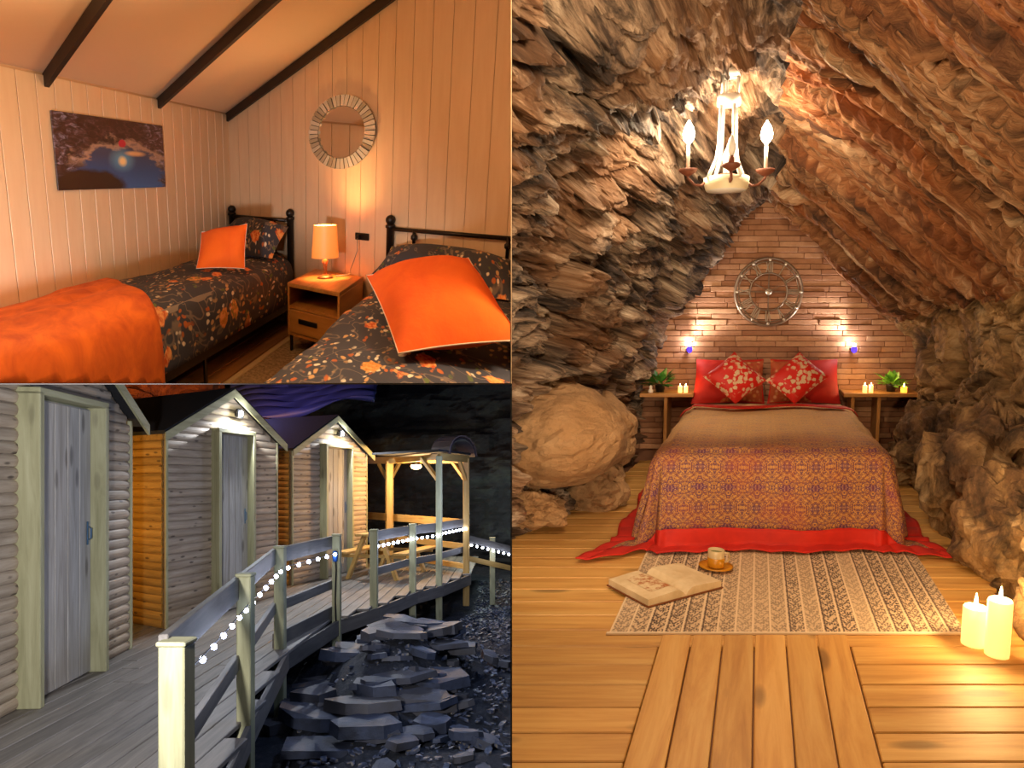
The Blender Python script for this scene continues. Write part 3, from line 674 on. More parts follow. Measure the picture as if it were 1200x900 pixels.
leafy('potted_fern', (1.20, 6.80, .657), 'bright green fern in a black pot on the longer pine shelf', 60, .16, .12, M_leaf)
def candle(at, r, h, label, group=None, lit=True, e=1.2, warm=(1, .62, .25), nm='pillar_candle', mat=None):
    t = thing(nm, CV, at, label, 'candle', group); W0 = CV.p(*at)
    mk('wax', lathe([(r*.98, 0), (r, h*.05), (r, h*.96), (r*.9, h), (r*.5, h*.975), (r*.1, h*.97)], 22), mat or M_wax, CR, parent=t, world=W0, smooth=True)
    mk('flame', lathe([(.001, 0), (r*.18, r*.35), (r*.14, r*.7), (.001, r*1.3)], 8), M_flame, CR, parent=t, world=W0+CR.M@np.array((0, 0, h*.98)), smooth=True)
    if e: point('candle_light', W0+CR.M@np.array((0, 0, h+r*1.4)), warm, e, r*.4)
for x in (-.675, -.625): candle((x, 6.72, .657), .018, .06, 'small lit candle in the pair beside the red pillow', 'candles on the narrow shelf', e=.5)
tag(mk('ceramic_figure', join(lathe([(.02, 0), (.024, .02), (.012, .04), (.016, .055), (.004, .07)], 12)), M_whitec, CV, (-.93, 6.69, .657), smooth=True), 'small white ceramic ornament in front of the bushy plant', 'ornament')
for x in (.955, 1.01): candle((x, 6.72, .657), .018, .065, 'small lit candle in the pair before the potted fern', 'candles on the longer shelf', e=1.6)
candle((1.30, 6.72, .657), .026, .05, 'squat amber candle lit beside the potted fern', e=.6, mat=emit('amber_glass', '#ff9a30', 2.5, '#e0a050'))
M_wax2 = emit('bright_glowing_wax', '#ffc46a', 1.5, '#fff0cf')
candle((.945, 3.07, 0), .046, .165, 'short thick glowing candle standing on the plank floor', e=7, mat=M_wax2)
candle((1.012, 2.97, 0), .044, .235, 'tall thick glowing candle standing on the plank floor', e=10, mat=M_wax2)

# glass wall lights
M_blue = emit('violet_glass', '#5a3cff', 1.5, '#4030b0'); M_led = emit('white_led', '#f4f2ff', 30.)
for (x, s, lab) in ((-.62, 1, 'small violet glass wall light above the narrow pine shelf'), (.87, -1, 'small violet glass wall light above the longer pine shelf')):
    t = thing('wall_light', CV, (x, 6.96, 1.03), lab, 'lamp', 'violet wall lights'); W0 = CV.p(x, 6.93, 1.03)
    mk('bracket', cbox(.02, .10, .02, .003, (-.01, -.005, -.01)), M_dark, CR, parent=t, world=W0)
    mk('glass', lathe([(.006, -.035), (.022, -.02), (.026, 0), (.02, .02), (.012, .028)], 14), M_blue, CR, parent=t, world=W0, smooth=True)
    mk('led', sphere(.016, 10, 6, (0, 0, .036)), M_led, CR, parent=t, world=W0, smooth=True)
    point('wall_light_glow', W0+CR.M@np.array((s*.012, .02, .062)), (1, .94, .9), 2.2, .012)
    q = W0+CR.M@np.array((0, -.005, .058)); spot('wall_light_beam', q, CV.p(x+s*.9, 6.9, 2.1), (1, .93, .86), 40, 95, .012, 1.)

# clock: open iron wheel with roman numerals
M_clock = plain('weathered_pewter', '#8d7a68', .4, .6); M_clock2 = plain('silver_numeral', '#c9bca8', .35, .6)
ck = thing('wall_clock', CV, (.077, 6.99, 1.546), 'large round open-work clock with roman numerals on the brick wall', 'clock'); W0 = CV.p(.077, 6.975, 1.546)
RC = .302
def ring_(r, w, y=0): return tube([(r*math.cos(t), y, r*math.sin(t)) for t in np.linspace(0, 2*math.pi, 49)[:-1]], w, 8, True)
mk('outer_rim', ring_(RC, .012), M_clock, CR, parent=ck, world=W0, smooth=True)
mk('second_rim', ring_(RC*.9, .006), M_clock, CR, parent=ck, world=W0, smooth=True)
mk('inner_rim', ring_(RC*.56, .007), M_clock, CR, parent=ck, world=W0, smooth=True)
for t in range(4):
    an = t*math.pi/2; s = bar((.02*math.cos(an), 0, .02*math.sin(an)), (RC*.56*math.cos(an), 0, RC*.56*math.sin(an)), .008, .008, (0, 1, 0)); mk('spoke', s, M_clock, CR, parent=ck, world=W0)
mk('hub', lathe([(.03, 0), (.03, .012), (.016, .02)], 16), M_clock2, rot(CR, rx=math.pi/2), parent=ck, world=W0, smooth=True)
nums = ['XII', 'I', 'II', 'III', 'IV', 'V', 'VI', 'VII', 'VIII', 'IX', 'X', 'XI']
def numeral(s):
    w = {'I': .016, 'V': .036, 'X': .036}; tot = sum(w[c] for c in s); x = -tot/2; parts = []; h = .046
    for c in s:
        ww = w[c]; m_ = x+ww/2
        if c == 'I': parts.append(bar((m_, 0, -h), (m_, 0, h), .008, .008, (0, 1, 0)))
        if c == 'V': parts += [bar((m_-.014, 0, h), (m_, 0, -h), .008, .008, (0, 1, 0)), bar((m_+.014, 0, h), (m_, 0, -h), .008, .008, (0, 1, 0))]
        if c == 'X': parts += [bar((m_-.014, 0, h), (m_+.014, 0, -h), .008, .008, (0, 1, 0)), bar((m_+.014, 0, h), (m_-.014, 0, -h), .008, .008, (0, 1, 0))]
        x += ww
    return join(*parts)
for k, s in enumerate(nums):
    an = math.radians(90-30*k); v, f = numeral(s); th = an-math.pi/2; r = RC*.73
    x = v[:, 0]*math.cos(th)-v[:, 2]*math.sin(th)+r*math.cos(an); z = v[:, 0]*math.sin(th)+v[:, 2]*math.cos(th)+r*math.sin(an)
    mk('numeral', (np.c_[x, v[:, 1]-.004, z], f), M_clock2, CR, parent=ck, world=W0)
    mk('stud', sphere(.014, 8, 6, (RC*.95*math.cos(an), -.01, RC*.95*math.sin(an))), M_clock2, CR, parent=ck, world=W0, smooth=True)
for (an, L, w) in ((math.radians(30), .10, .012), (math.radians(152), .15, .008)):
    mk('hand', bar((0, -.022, 0), (L*math.cos(an), -.022, L*math.sin(an)), .006, w, (0, 1, 0)), M_clock, CR, parent=ck, world=W0)

# open book, cup and saucer on the rug
M_page = Mt('aged_page'); M_page.base(Base_Color=M_page.ramp(M_page.noise(M_page.co(1, 1, 1, 2), 12, 3), [(.35, '#cdb48c'), (.7, '#e0cba6')]), Roughness=.9); M_page = M_page.m
M_edge = plain('page_edges', '#c49a62', .9); M_coverb = plain('brown_book_cover', '#7a4420', .6)
bk = thing('open_book', CV, (-.42, 3.72, .012), 'open old book lying face up on the striped rug', 'book'); W0 = CV.p(-.425, 3.70, .012)
RB = rot(CR, rz=math.radians(30)); BW, BH = .235, .30
def leafblock(sg, zz=.03):
    xs = np.linspace(0, BW, 12); top = np.array([(sg*x, 0, .010+.040*math.sin(min(1, x/.06)*1.57)*(1-.35*(x/BW))) for x in xs])
    poly = [(p[0], p[2]) for p in top]+[(sg*BW, .006), (0, .006)]; v, f = prism(poly, BH); v[:, 1] -= BH/2; return v, f
for sg in (-1, 1):
    o = mk('page_block', leafblock(sg), M_page, RB, parent=bk, world=W0)
    c_ = mk('cover', cbox(BW+.008, BH+.016, .006, .001, (0 if sg > 0 else -BW-.008, -BH/2-.008, 0)), M_coverb, RB, parent=bk, world=W0)
m = Mt('printed_drawing'); a_ = m.n('Attribute', attribute_name='tc').outputs['Vector']; m.base(Base_Color=m.ramp(m.noise(a_, 26, 5, .7), [(.45, '#d6c09a'), (.6, '#a8683c')]), Roughness=.9)
xs = np.linspace(.03, .17, 9); P = np.array([[(-x, y, .0115+.040*math.sin(min(1, x/.06)*1.57)*(1-.35*(x/BW))) for x in xs] for y in (-.09, .10)]); v, f = shell(P, .0006)
mk('illustration', (v, f), m.m, RB, parent=bk, world=W0)
M_mus = plain('mustard_glaze', '#c98a1e', .3); M_cup = plain('cream_glaze', '#cdb58a', .3); M_tea = plain('green_tea', '#6f7a4a', .1)
W0 = CV.p(-.185, 3.97, .012)
tag(mk('saucer', lathe([(.03, 0), (.05, .004), (.088, .016), (.09, .02), (.05, .01), (.02, .008)], 28), M_mus, CR, world=W0, smooth=True), 'mustard yellow saucer under the cream cup', 'saucer')
cu = thing('tea_cup', CV, (-.185, 3.97, .022), 'cream straight-sided tea cup standing on a mustard saucer', 'cup'); W1 = W0+CR.M@np.array((0, 0, .010))
mk('cup_body', lathe([(.03, 0), (.042, .006), (.043, .095), (.040, .095), (.039, .02), (.01, .016)], 24), M_cup, CR, parent=cu, world=W1, smooth=True)
mk('lower_glaze', lathe([(.0425, .006), (.0440, .008), (.0440, .055), (.0425, .055)], 24, False), M_mus, CR, parent=cu, world=W1, smooth=True)
mk('tea', lathe([(.0005, .078), (.039, .078), (.039, .076), (.0005, .076)], 24, False), M_tea, CR, parent=cu, world=W1)
mk('handle', tube([(.04, 0, .078), (.066, 0, .075), (.072, 0, .05), (.06, 0, .03), (.04, 0, .025)], .006, 8), M_cup, CR, parent=cu, world=W1, smooth=True)

# chandelier
M_white = plain('chalk_white_metal', '#dcdcd6', .5); M_rust = plain('rusty_drip_pan', '#6a3a26', .6); M_tubew = plain('candle_tube', '#d8d4c8', .5); M_glow = emit('lit_candle_bulb', '#ffe9c8', 40.)
ch = thing('chandelier', CV, (-.225, 4.7, 2.10), 'white metal chandelier with two lit candle bulbs hanging from rock', 'chandelier'); W0 = CV.p(-.225, 4.7, 2.10)
def cm(nm, shp, mat, smooth=True, par=None): return mk(nm, shp, mat, CR, parent=par or ch, world=W0, smooth=smooth)
hoop = join(lathe([(.118, .0), (.128, .03), (.134, .075), (.128, .075), (.122, .03), (.112, .0)], 28, False)); cm('hoop', hoop, plain('cream_hoop', '#d9cfae', .5))
cm('hoop_floor', lathe([(.02, -.006), (.115, .0), (.115, .006), (.02, .006)], 24), M_white)
for k in range(4):
    t = math.radians(20+90*k); pth = [(r*math.cos(t), r*math.sin(t), z) for r, z in ((.13, .07), (.105, .12), (.075, .18), (.06, .26), (.055, .38), (.052, .50))]
    cm('rod', tube(pth, .0115, 8), M_white)
cm('collar', lathe([(.045, .49), (.068, .495), (.068, .55), (.045, .555)], 20), M_white)
for k in range(3):
    t = math.radians(90+120*k); cm('rod', tube([(.055*math.cos(t), .055*math.sin(t), .55), (.05*math.cos(t), .05*math.sin(t), .66)], .009, 8), M_white)
cm('crown', lathe([(.03, .65), (.062, .66), (.05, .70), (.01, .72)], 16), M_white)
cm('chain', tube([(0, 0, .70), (0, 0, 1.0)], .008, 6), M_rust)
for k, (t, lit) in enumerate(((180, 1), (0, 1), (262, 0), (75, 0))):
    t = math.radians(t); R_ = .232 if lit else .17; d = np.array((math.cos(t), math.sin(t), 0)); z0 = .10
    arm = cm('arm', tube([tuple(d*r+np.array((0, 0, z))) for r, z in ((.12, .055), (.15, .03), (.19, .035), (R_, .075), (R_, z0+.02))], .008, 8), M_rust)
    def am(nm, prof, mat, n=14): 
        v, f = lathe(prof, n); return cm(nm, (v+np.array((*(d*R_)[:2], 0)), f), mat, True, arm)
    am('drip_pan', [(.012, .085), (.05, .11), (.056, .125), (.05, .125), (.01, .118)], M_rust, 18)
    if lit:
        am('candle_tube', [(.011, .12), (.011, .27), (.006, .272)], M_tubew)
        am('bulb', [(.006, .27), (.030, .30), (.036, .33), (.026, .37), (.003, .41)], M_glow)
        point('chandelier_light', W0+CR.M@(d*R_+np.array((0, 0, .335))), (1, .76, .50), 74, .055)
    else:
        am('candle_tube', [(.018, .12), (.018, .17), (.008, .172)], M_rust if k == 2 else M_tubew)
        am('bulb', [(.008, .17), (.024, .20), (.028, .225), (.018, .26), (.003, .29)], M_white)

# boulders along the floor on the shelf side of the cave
def boulder(nm, at, size, seed, mat, label, rough=.12, group=None, fl=0., n=84, rz=0, cs=2.1):
    v, f = sphere(1, n, n//2); d = fbm(v*1.1+seed, 4, seed)*rough*1.6+ridge(v*1.6+seed*2, 3, seed)*rough*.5
    f1, f2, cr = cells(v*cs+seed+fbm(v*2., 3, seed)[:, None]*.25, seed); d = d+cr*rough*.7-rough*.6*np.exp(-((f2-f1)/.09)**2); v = v*(1+d)[:, None]; s, c = math.sin(rz), math.cos(rz); v = v*np.array(size); v = np.c_[v[:, 0]*c-v[:, 1]*s, v[:, 0]*s+v[:, 1]*c, v[:, 2]]
    return tag(mk(nm, (v, f), mat, CR, world=CV.p(*at), smooth=False), label, 'rock', group)
boulder('boulder', (-1.36, 5.05, .56), (.54, .46, .36), 3, M_rockB, 'large smooth tan boulder bulging from the cave wall', .05, rz=-.4, cs=1.2)
boulder('boulder', (-1.25, 5.75, .45), (.34, .4, .30), 8, M_rockB, 'tan boulder between the big smooth one and the narrow shelf', .07, cs=1.4)
boulder('boulder', (-1.22, 5.55, .10), (.26, .34, .20), 13, M_rockB, 'low tan rock at the plank edge under the boulders', .14)
boulder('boulder', (-1.46, 4.85, .10), (.22, .22, .13), 17, M_rockB, 'small broken rock under the large smooth boulder', .2)
boulder('boulder', (-1.40, 5.15, .06), (.16, .16, .10), 23, M_rockL, 'small dark rock lying at the edge of the planks', .22)
boulder('boulder', (1.42, 5.9, .22), (.30, .5, .36), 29, M_rockC, 'brown rock under the longer pine shelf beside the bed', .18)
boulder('boulder', (1.48, 4.65, .35), (.30, .55, .48), 33, M_rockC, 'rough brown rock mass beside the red bedspread corner', .2)
boulder('boulder', (1.38, 3.7, .22), (.20, .4, .34), 37, M_rockC, 'rough brown rock behind the tall glowing candle', .2)
# added fill lights of the cave, with no lamps of their own
point('cave_front_fill', CV.p(-.1, 2.2, 2.45), (1, .70, .42), 135, .2)
spot('rock_fill_spot', CV.p(-.35, 2.3, .5), CV.p(-1.4, 5.2, 1.4), (1, .76, .5), 130, 100, .06, .9)
spot('rock_fill_spot', CV.p(.75, 2.3, .5), CV.p(1.3, 4.9, 1.9), (1, .68, .38), 90, 110, .06, .9)

# ------------------------------------------------------------------ timber huts on the walkway (lower storey)
M_log = wood('weathered_log_lap', '#8f7c66', '#b09c84', '#c9b8a0', .85, .7, 1., .2, 2.1)
M_side = wood('amber_lit_log_lap', '#8f6a2c', '#b5873c', '#c99a4c', .8, .6, 1., .2, 2.1)  # warm lamplight on the hut side put into the board colour
M_door = wood('grey_door_board', '#8e877c', '#aaa398', '#c3bdb2', .6, .7, 1., .15)
M_post = wood('treated_post', '#8a8660', '#a39f78', '#b8b48e', .35, .65, 1., .15)
M_deck = wood('grey_deck_board', '#5f5850', '#7a7268', '#948c80', .25, .6, 1., .25)
M_rail = wood('dark_rail', '#4f4a44', '#666058', '#7c756c', .25, .6, 1., .15)
M_felt = Mt('roofing_felt'); M_felt.base(Base_Color=M_felt.ramp(M_felt.noise(M_felt.co(), 60, 3), [(.3, '#121214'), (.7, '#242428')]), Roughness=.85); M_felt.bump(M_felt.noise(M_felt.co(), 90, 3), .5, .004); M_felt = M_felt.m
M_steel = plain('blue_grey_steel', '#5d7f9e', .35, .8); M_black = plain('black_plastic', '#101012', .45)
M_flood = emit('floodlight_lens', '#eaf2ff', 60.); M_ledb = emit('led_bulb', '#d0dcff', 40.)
ROW = .078
def logprof(L):
    """rounded lap board lying along x, bulging towards -y"""
    pr = [(0, 0), (-.012, .004), (-.021, .022), (-.024, .042), (-.019, .062), (-.008, .074), (0, .076)]
    n = len(pr); v = [(x, y, z) for x in (0, L) for y, z in pr]; f = [tuple(range(n)), tuple(range(2*n-1, n-1, -1))]+[(i, i+1, i+1+n, i+n) for i in range(n-1)]+[(n-1, 0, n, 2*n-1)]
    return np.array(v, float), f
def hut(P0, e, w, d, eave, apex, t0, t1, dtop, label, side=True, flood=True, floodlab='', nd=None):
    F_ = turned(HU, e)
    if nd is not None: F_.M[:, 1] = HU.M@np.array((*unit(nd), 0))      # side walls not square to the front
    o0 = HU.p(P0[0], P0[1], 0)
    # F_: x along the front, y inwards (away from the walkway), z up
    h = thing('timber_hut', HU, (P0[0], P0[1], 0), label, 'hut')
    def pt(x, y, z): return o0+F_.M@np.array((x, y, z), float)
    def hm(nm, shp, mat, x=0, y=0, z=0, par=None, **k): return mk(nm, shp, mat, F_, parent=par or h, world=pt(x, y, z), **k)
    cache = {}
    def board(L, x, z, par, ymat, fr='front'):
        key = (round(L, 3), fr)
        if key not in cache: cache[key] = hm('board', logprof(L), ymat, x, 0, z, par)
        else: dup(cache[key], 'board', HU, parent=par, world=pt(x, 0, z))
    fw = hm('front_wall', prism([(0, 0), (w, 0), (w, eave), (w/2, apex), (0, eave)], .04), M_log, 0, .002, 0)
    z = 0.; nrow = int(apex/ROW)
    for r in range(nrow):
        z = r*ROW; x0, x1 = 0., w
        if z+ROW > eave: ins = (z+ROW-eave)/(apex-eave)*w/2; x0, x1 = ins, w-ins
        if x1-x0 < .1: continue
        if z+ROW <= dtop:
            if t0-x0 > .05: board(t0-x0, x0, z, fw, M_log)
            if x1-t1 > .05: board(x1-t1, t1, z, fw, M_log)
        else: board(x1-x0, x0, z, fw, M_log)
    # corner trims
    for x in (-.005, w-.03): hm('corner_trim', cbox(.035, .03, eave, .003), M_post, x, -.03, 0, grain=True)
    # walls behind
    S = turned(HU, (F_.M[:2, 1]))                                       # board direction along the depth of the hut
    sw = hm('side_wall', cbox(.04, d, eave, 0), M_side, 0, 0, 0)
    if side:
        sh = logprof(d-.03)
        for r in range(int(eave/ROW)):
            v = np.c_[sh[0][:, 1], sh[0][:, 0], sh[0][:, 2]]
            if r == 0: o1 = mk('board', (v, sh[1], sh[0]), M_side, F_, parent=sw, world=pt(0, .03, 0))
            else: dup(o1, 'board', HU, parent=sw, world=pt(0, .03, r*ROW))
    hm('side_wall', cbox(.04, d, eave, 0), M_side, w-.04, 0, 0)
    hm('rear_wall', cbox(w, .04, eave, 0), M_side, 0, d-.04, 0)
    # roof
    ovx, ovy = .10, .12; sl = (apex-eave)/(w/2)
    for s in (0, 1):
        xa, xb = (-ovx, w/2) if s == 0 else (w/2, w+ovx)
        za, zb = (eave-ovx*sl, apex) if s == 0 else (apex, eave-ovx*sl)
        v = np.array([(xa, -ovy, za), (xb, -ovy, zb), (xb, d+.1, zb), (xa, d+.1, za)]); v = np.vstack([v+np.array((0, 0, .015)), v+np.array((0, 0, .05))])
        hm('roof_slope', (v, [(0, 3, 2, 1), (4, 5, 6, 7), (0, 1, 5, 4), (1, 2, 6, 5), (2, 3, 7, 6), (3, 0, 4, 7)]), M_felt)
        bb = np.array([(xa, -ovy-.012, za-.055), (xb, -ovy-.012, zb-.055), (xb, -ovy-.012, zb+.03), (xa, -ovy-.012, za+.03)]); bb = np.vstack([bb, bb+np.array((0, .02, 0))])
        hm('bargeboard', (bb, [(0, 1, 2, 3), (7, 6, 5, 4), (0, 4, 5, 1), (1, 5, 6, 2), (2, 6, 7, 3), (3, 7, 4, 0)]), M_post)
    # door with deep frame
    fr_ = hm('door_frame', cbox(t1-t0, .012, .05, 0), M_post, t0, -.01, dtop-.05)
    for x in (t0, t1-.05): hm('jamb', cbox(.05, .17, dtop, .004), M_post, x, -.15, 0, fr_, grain=True)
    hm('header', cbox(t1-t0, .17, .045, .004), M_post, t0, -.15, dtop-.02, fr_, grain=True)
    nb_ = 5; bw_ = (t1-t0-.10)/nb_
    dr = hm('door', cbox(t1-t0-.10, .03, dtop-.04, 0), M_door, t0+.05, -.03, .01)
    for k in range(nb_): hm('door_board', cbox(bw_-.008, .014, dtop-.05, .003), M_door, t0+.05+k*bw_+.004, -.044, .012, dr, grain=True)
    hm('handle', join(cbox(.018, .008, .17, .003, (0, -.006, 0)), tube([(.009, -.01, .04), (.009, -.026, .05), (.009, -.026, .12), (.009, -.01, .13)], .005, 8)), M_steel, t1-.125, -.05, dtop*.48, dr)
    if flood:
        fx, fz = w*.56, apex-.24
        fl_ = thing('floodlight', HU, (0, 0, 0), floodlab, 'lamp', None, world=pt(fx, -.06, fz))
        hm('housing', cbox(.12, .05, .10, .01, (-.06, -.06, -.03)), M_black, fx, -.06, fz, fl_)
        hm('bracket', cbox(.03, .07, .03, .004, (-.015, -.012, .0)), M_black, fx, -.06, fz, fl_)
        hm('lens', sphere(.032, 12, 8, (0, 0, 0), (1, .5, 1)), M_flood, fx, -.125, fz+.02, fl_, smooth=True)
        spot('floodlight_beam', pt(fx, -.17, fz), pt(fx-.15, -.36, 0), (.84, .9, 1), 130, 165, .03, .4)
        point('floodlight_glow', pt(fx, -.19, fz+.02), (.86, .92, 1), 6, .03)
    return pt
pt1 = hut((-2.963, 3.69), (-.1, .995), 2.38, 1.8, 1.9, 2.55, .74, 1.67, 1.95, 'timber hut with the broad pale door and steel handle', False, False)
pt2 = hut((-3.29, 6.87), (.193, .981), 2.07, 1.8, 1.87, 2.36, .72, 1.43, 1.93, 'timber hut with an amber-lit side and a floodlight', True, True, 'floodlight under the gable of the hut with an amber-lit side', nd=(-.84, .54))
pt3 = hut((-2.975, 9.764), (.281, .96), 2.13, 1.8, 1.84, 2.34, .70, 1.50, 1.92, 'timber hut beside the covered picnic shelter', True, True, 'floodlight under the gable of the hut by the picnic shelter', nd=(-.87, .49))
point('passage_lamp', HU.p(-4.3, 6.25, 1.2), (1, .58, .12), 26, .05)

# deck
dk = struct(mkl('floor', cbox(.1, .1, .02, 0, (-3.2, 5, -.25)), M_rail, HU), 'grey boarded walkway deck in front of the timber huts', 'deck')
EDG = [(-1.05, 1.5), (-1.22, 2.64), (-1.56, 4.25), (-1.90, 6.07), (-1.80, 7.45), (-1.53, 8.2), (-1.25, 9.35), (-.97, 9.95), (-.66, 11.1)]
def right_edge(y): return np.interp(y, [p[1] for p in EDG], [p[0] for p in EDG])
ys = np.linspace(1.6, 13.6, 241); x = -4.4
def inside(x, y): return x < (right_edge(y) if y < 11.2 else -.62)
while x < -.6:
    ok = [y for y in ys if inside(x+.065, y)]
    runs = []
    for y in ok:
        if runs and y-runs[-1][1] < .08: runs[-1][1] = y
        else: runs.append([y, y])
    for y0, y1 in runs:
        if y1-y0 < .25: continue
        cut = y0
        while cut < y1-.05:
            L = min(3.6+rnd.uniform(-.6, .6), y1-cut)
            if y1-cut-L < .5: L = y1-cut
            mk('deck_board', cbox(.128, L-.006, .03, .004), M_deck, HU, (x, cut, -.03), dk, grain=True); cut += L
    x += .135
for k in range(len(EDG)-1):
    (xa, ya), (xb, yb) = EDG[k], EDG[k+1]; s = bar((xa+.02, ya, -.10), (xb+.02, yb, -.10), .03, .15); mkl('fascia_board', s, M_rail, HU, dk)

# posts, rails, strings of lamps
def post(nm, x, y, z0, z1, w, label, cat='post', mat=None, group=None):
    t = thing(nm, HU, (x, y, z0), label, cat, group)
    mk('post_body', cbox(w, w, z1-z0, .006, (-w/2, -w/2, 0)), mat or M_post, HU, (x, y, z0), t, grain=True)
    mk('post_cap', cbox(w+.012, w+.012, .018, .005, (-w/2-.006, -w/2-.006, 0)), M_post, HU, (x, y, z1), t)
    return t
posts = {'A': (-1.22, 2.64), 'B': (-1.56, 4.25), 'C': (-1.94, 6.07), 'D': (-1.80, 7.45), 'E': (-1.56, 8.2), 'F': (-1.28, 9.35), 'G': (-1.0, 9.95), 'H': (-.70, 11.1)}
desc = {'A': 'low end post of the walkway handrail by the wide door', 'B': 'walkway post where the lit handrail starts to climb beside the hut door', 'C': 'walkway post at the bend of the lit handrail by the slate heap', 'D': 'end post of the lit handrail carrying the cable loop', 'E': 'first post of the shelter handrail after the gap', 'F': 'middle post of the shelter handrail', }
for k in 'ABCDEF':
    x, y = posts[k]; post('handrail_post', x, y, -.62 if k != 'A' else -.3, .84 if k != 'A' else .80, .095 if k == 'A' else .083, desc[k], group=None)
def pt_on(k, z): x, y = posts[k]; return (x, y, z)
def rail(k0, k1, z, h, label, w=.035, off=0.05, nm='handrail'):
    (xa, ya), (xb, yb) = posts[k0], posts[k1]; s = bar((xa-off, ya, z), (xb-off, yb, z), w, h, ch=.004); return tag(mkl(nm, s, M_rail, HU), label, 'rail')
rail('A', 'B', .77, .13, 'top handrail climbing from the low end post'); rail('B', 'C', .77, .13, 'top handrail up to the bend by the slate heap'); rail('C', 'D', .77, .13, 'top handrail from the bend to the cable post')
rail('A', 'B', .34, .09, 'middle rail climbing from the low end post'); rail('B', 'C', .34, .09, 'middle rail up to the bend by the slate heap'); rail('C', 'D', .34, .09, 'middle rail from the bend to the cable post')
rail('C', 'D', .05, .14, 'kick board along the deck edge before the cable post')
for a_, b_ in (('E', 'F'), ('F', 'G'), ('G', 'H')):
    w_ = {'E': 'first', 'F': 'second', 'G': 'third'}[a_]
    rail(a_, b_, .77, .12, w_+' span of the shelter top handrail'); rail(a_, b_, .36, .09, w_+' span of the shelter middle rail')
def string(k0, k1, n, z, label, r=.011, off=.015, e=.4):
    p0 = np.array((posts[k0][0]+off, posts[k0][1], z)) if isinstance(k0, str) else np.array(k0); p1 = np.array((posts[k1][0]+off, posts[k1][1], z)) if isinstance(k1, str) else np.array(k1)
    t = thing('string_light', HU, p0, label, 'string lights')
    mkl('wire', tube([p0+(p1-p0)*s-np.array((0, 0, .012*math.sin(3.14*s))) for s in np.linspace(0, 1, 9)], .004, 5), M_black, HU, t)
    b0 = None
    for i in range(n):
        q = p0+(p1-p0)*(i+.5)/n-np.array((0, 0, .02))
        if b0 is None: b0 = mk('led_lamp', sphere(r, 8, 6), M_ledb, HU, q, t, smooth=True)
        else: dup(b0, 'led_lamp', HU, q, t)
    point('string_glow', HU.p(*((p0+p1)/2+np.array((.05, 0, -.05)))), (.72, .80, 1), e*n, .3)
string('A', 'B', 7, .68, 'string of white lamps under the climbing handrail', .014, .02)
string('B', 'C', 6, .68, 'string of white lamps under the handrail near the bend', .016, .02)
string('C', 'D', 6, .68, 'string of white lamps running to the cable post', .018, .02)
string('E', 'F', 8, .68, 'string of white lamps on the first shelter rail span', .019); string('F', 'G', 5, .68, 'string of white lamps on the second shelter rail span', .019); string('G', 'H', 8, .70, 'string of white lamps on the third shelter rail span', .019)
cb = [(-1.80, 7.39, .66), (-1.79, 7.385, .5), (-1.80, 7.385, .2), (-1.79, 7.385, -.1)]
tl = thing('cable', HU, (-1.80, 7.39, -.1), 'dark cable with a blue connector hanging down the handrail post', 'cable')
mkl('lead', tube(cb, .008, 6), M_black, HU, tl); mk('connector', lathe([(.02, .0), (.026, .02), (.026, .09), (.016, .11)], 10), plain('blue_connector', '#2c5fae', .4), HU, (-1.80, 7.38, .58), tl, smooth=True)

# picnic shelter
M_warm = wood('fresh_shelter_timber', '#a8803e', '#c49a52', '#d6b06a', .3, .6)
sh = thing('picnic_shelter', HU, (-1.5, 11.8, 0), 'open timber picnic shelter with barrel roof beside the walkway', 'shelter')
Jp = (-2.24, 13.2)
for (x, y, w, m_) in ((-1.0, 9.95, .085, M_post), (-.70, 11.1, .095, M_warm), (*Jp, .11, M_warm), (-2.05, 12.2, .10, M_warm)):
    mkl('shelter_post', cbox(w, w, 2.25 if y < 11.2 else 1.75, .005, (x-w/2, y-w/2, -.5 if y < 11.2 else 0)), m_, HU, sh, grain=True)
bz = 1.74
def sbar(nm, p, q, w, h, m_=M_warm): mkl(nm, bar(p, q, w, h), m_, HU, sh, grain=True)
sbar('beam', (-2.85, 13.45, bz+.05), (-.68, 11.1, bz), .07, .12); sbar('beam', (-1.0, 9.95, bz), (-.68, 11.15, bz), .06, .10); sbar('beam', (-2.05, 12.2, bz), (-1.0, 9.95, bz), .05, .08)
ux, uy = np.array(unit((-2.85+.68, 13.45-11.1)))
for s in (-1, 1):
    sbar('brace', (Jp[0], Jp[1], bz-.36), (Jp[0]+s*ux*.34, Jp[1]+s*uy*.34, bz-.01), .05, .05)
sbar('brace', (-.70, 11.1, bz-.34), (-.70+ux*.36, 11.1+uy*.36, bz-.01), .05, .05); sbar('brace', (-1.0, 9.95, bz-.34), (-1.0-.30, 9.95+.48, bz), .05, .05)
sbar('brace', (-.70, 11.1, bz-.34), (-.79, 10.75, bz), .05, .05)
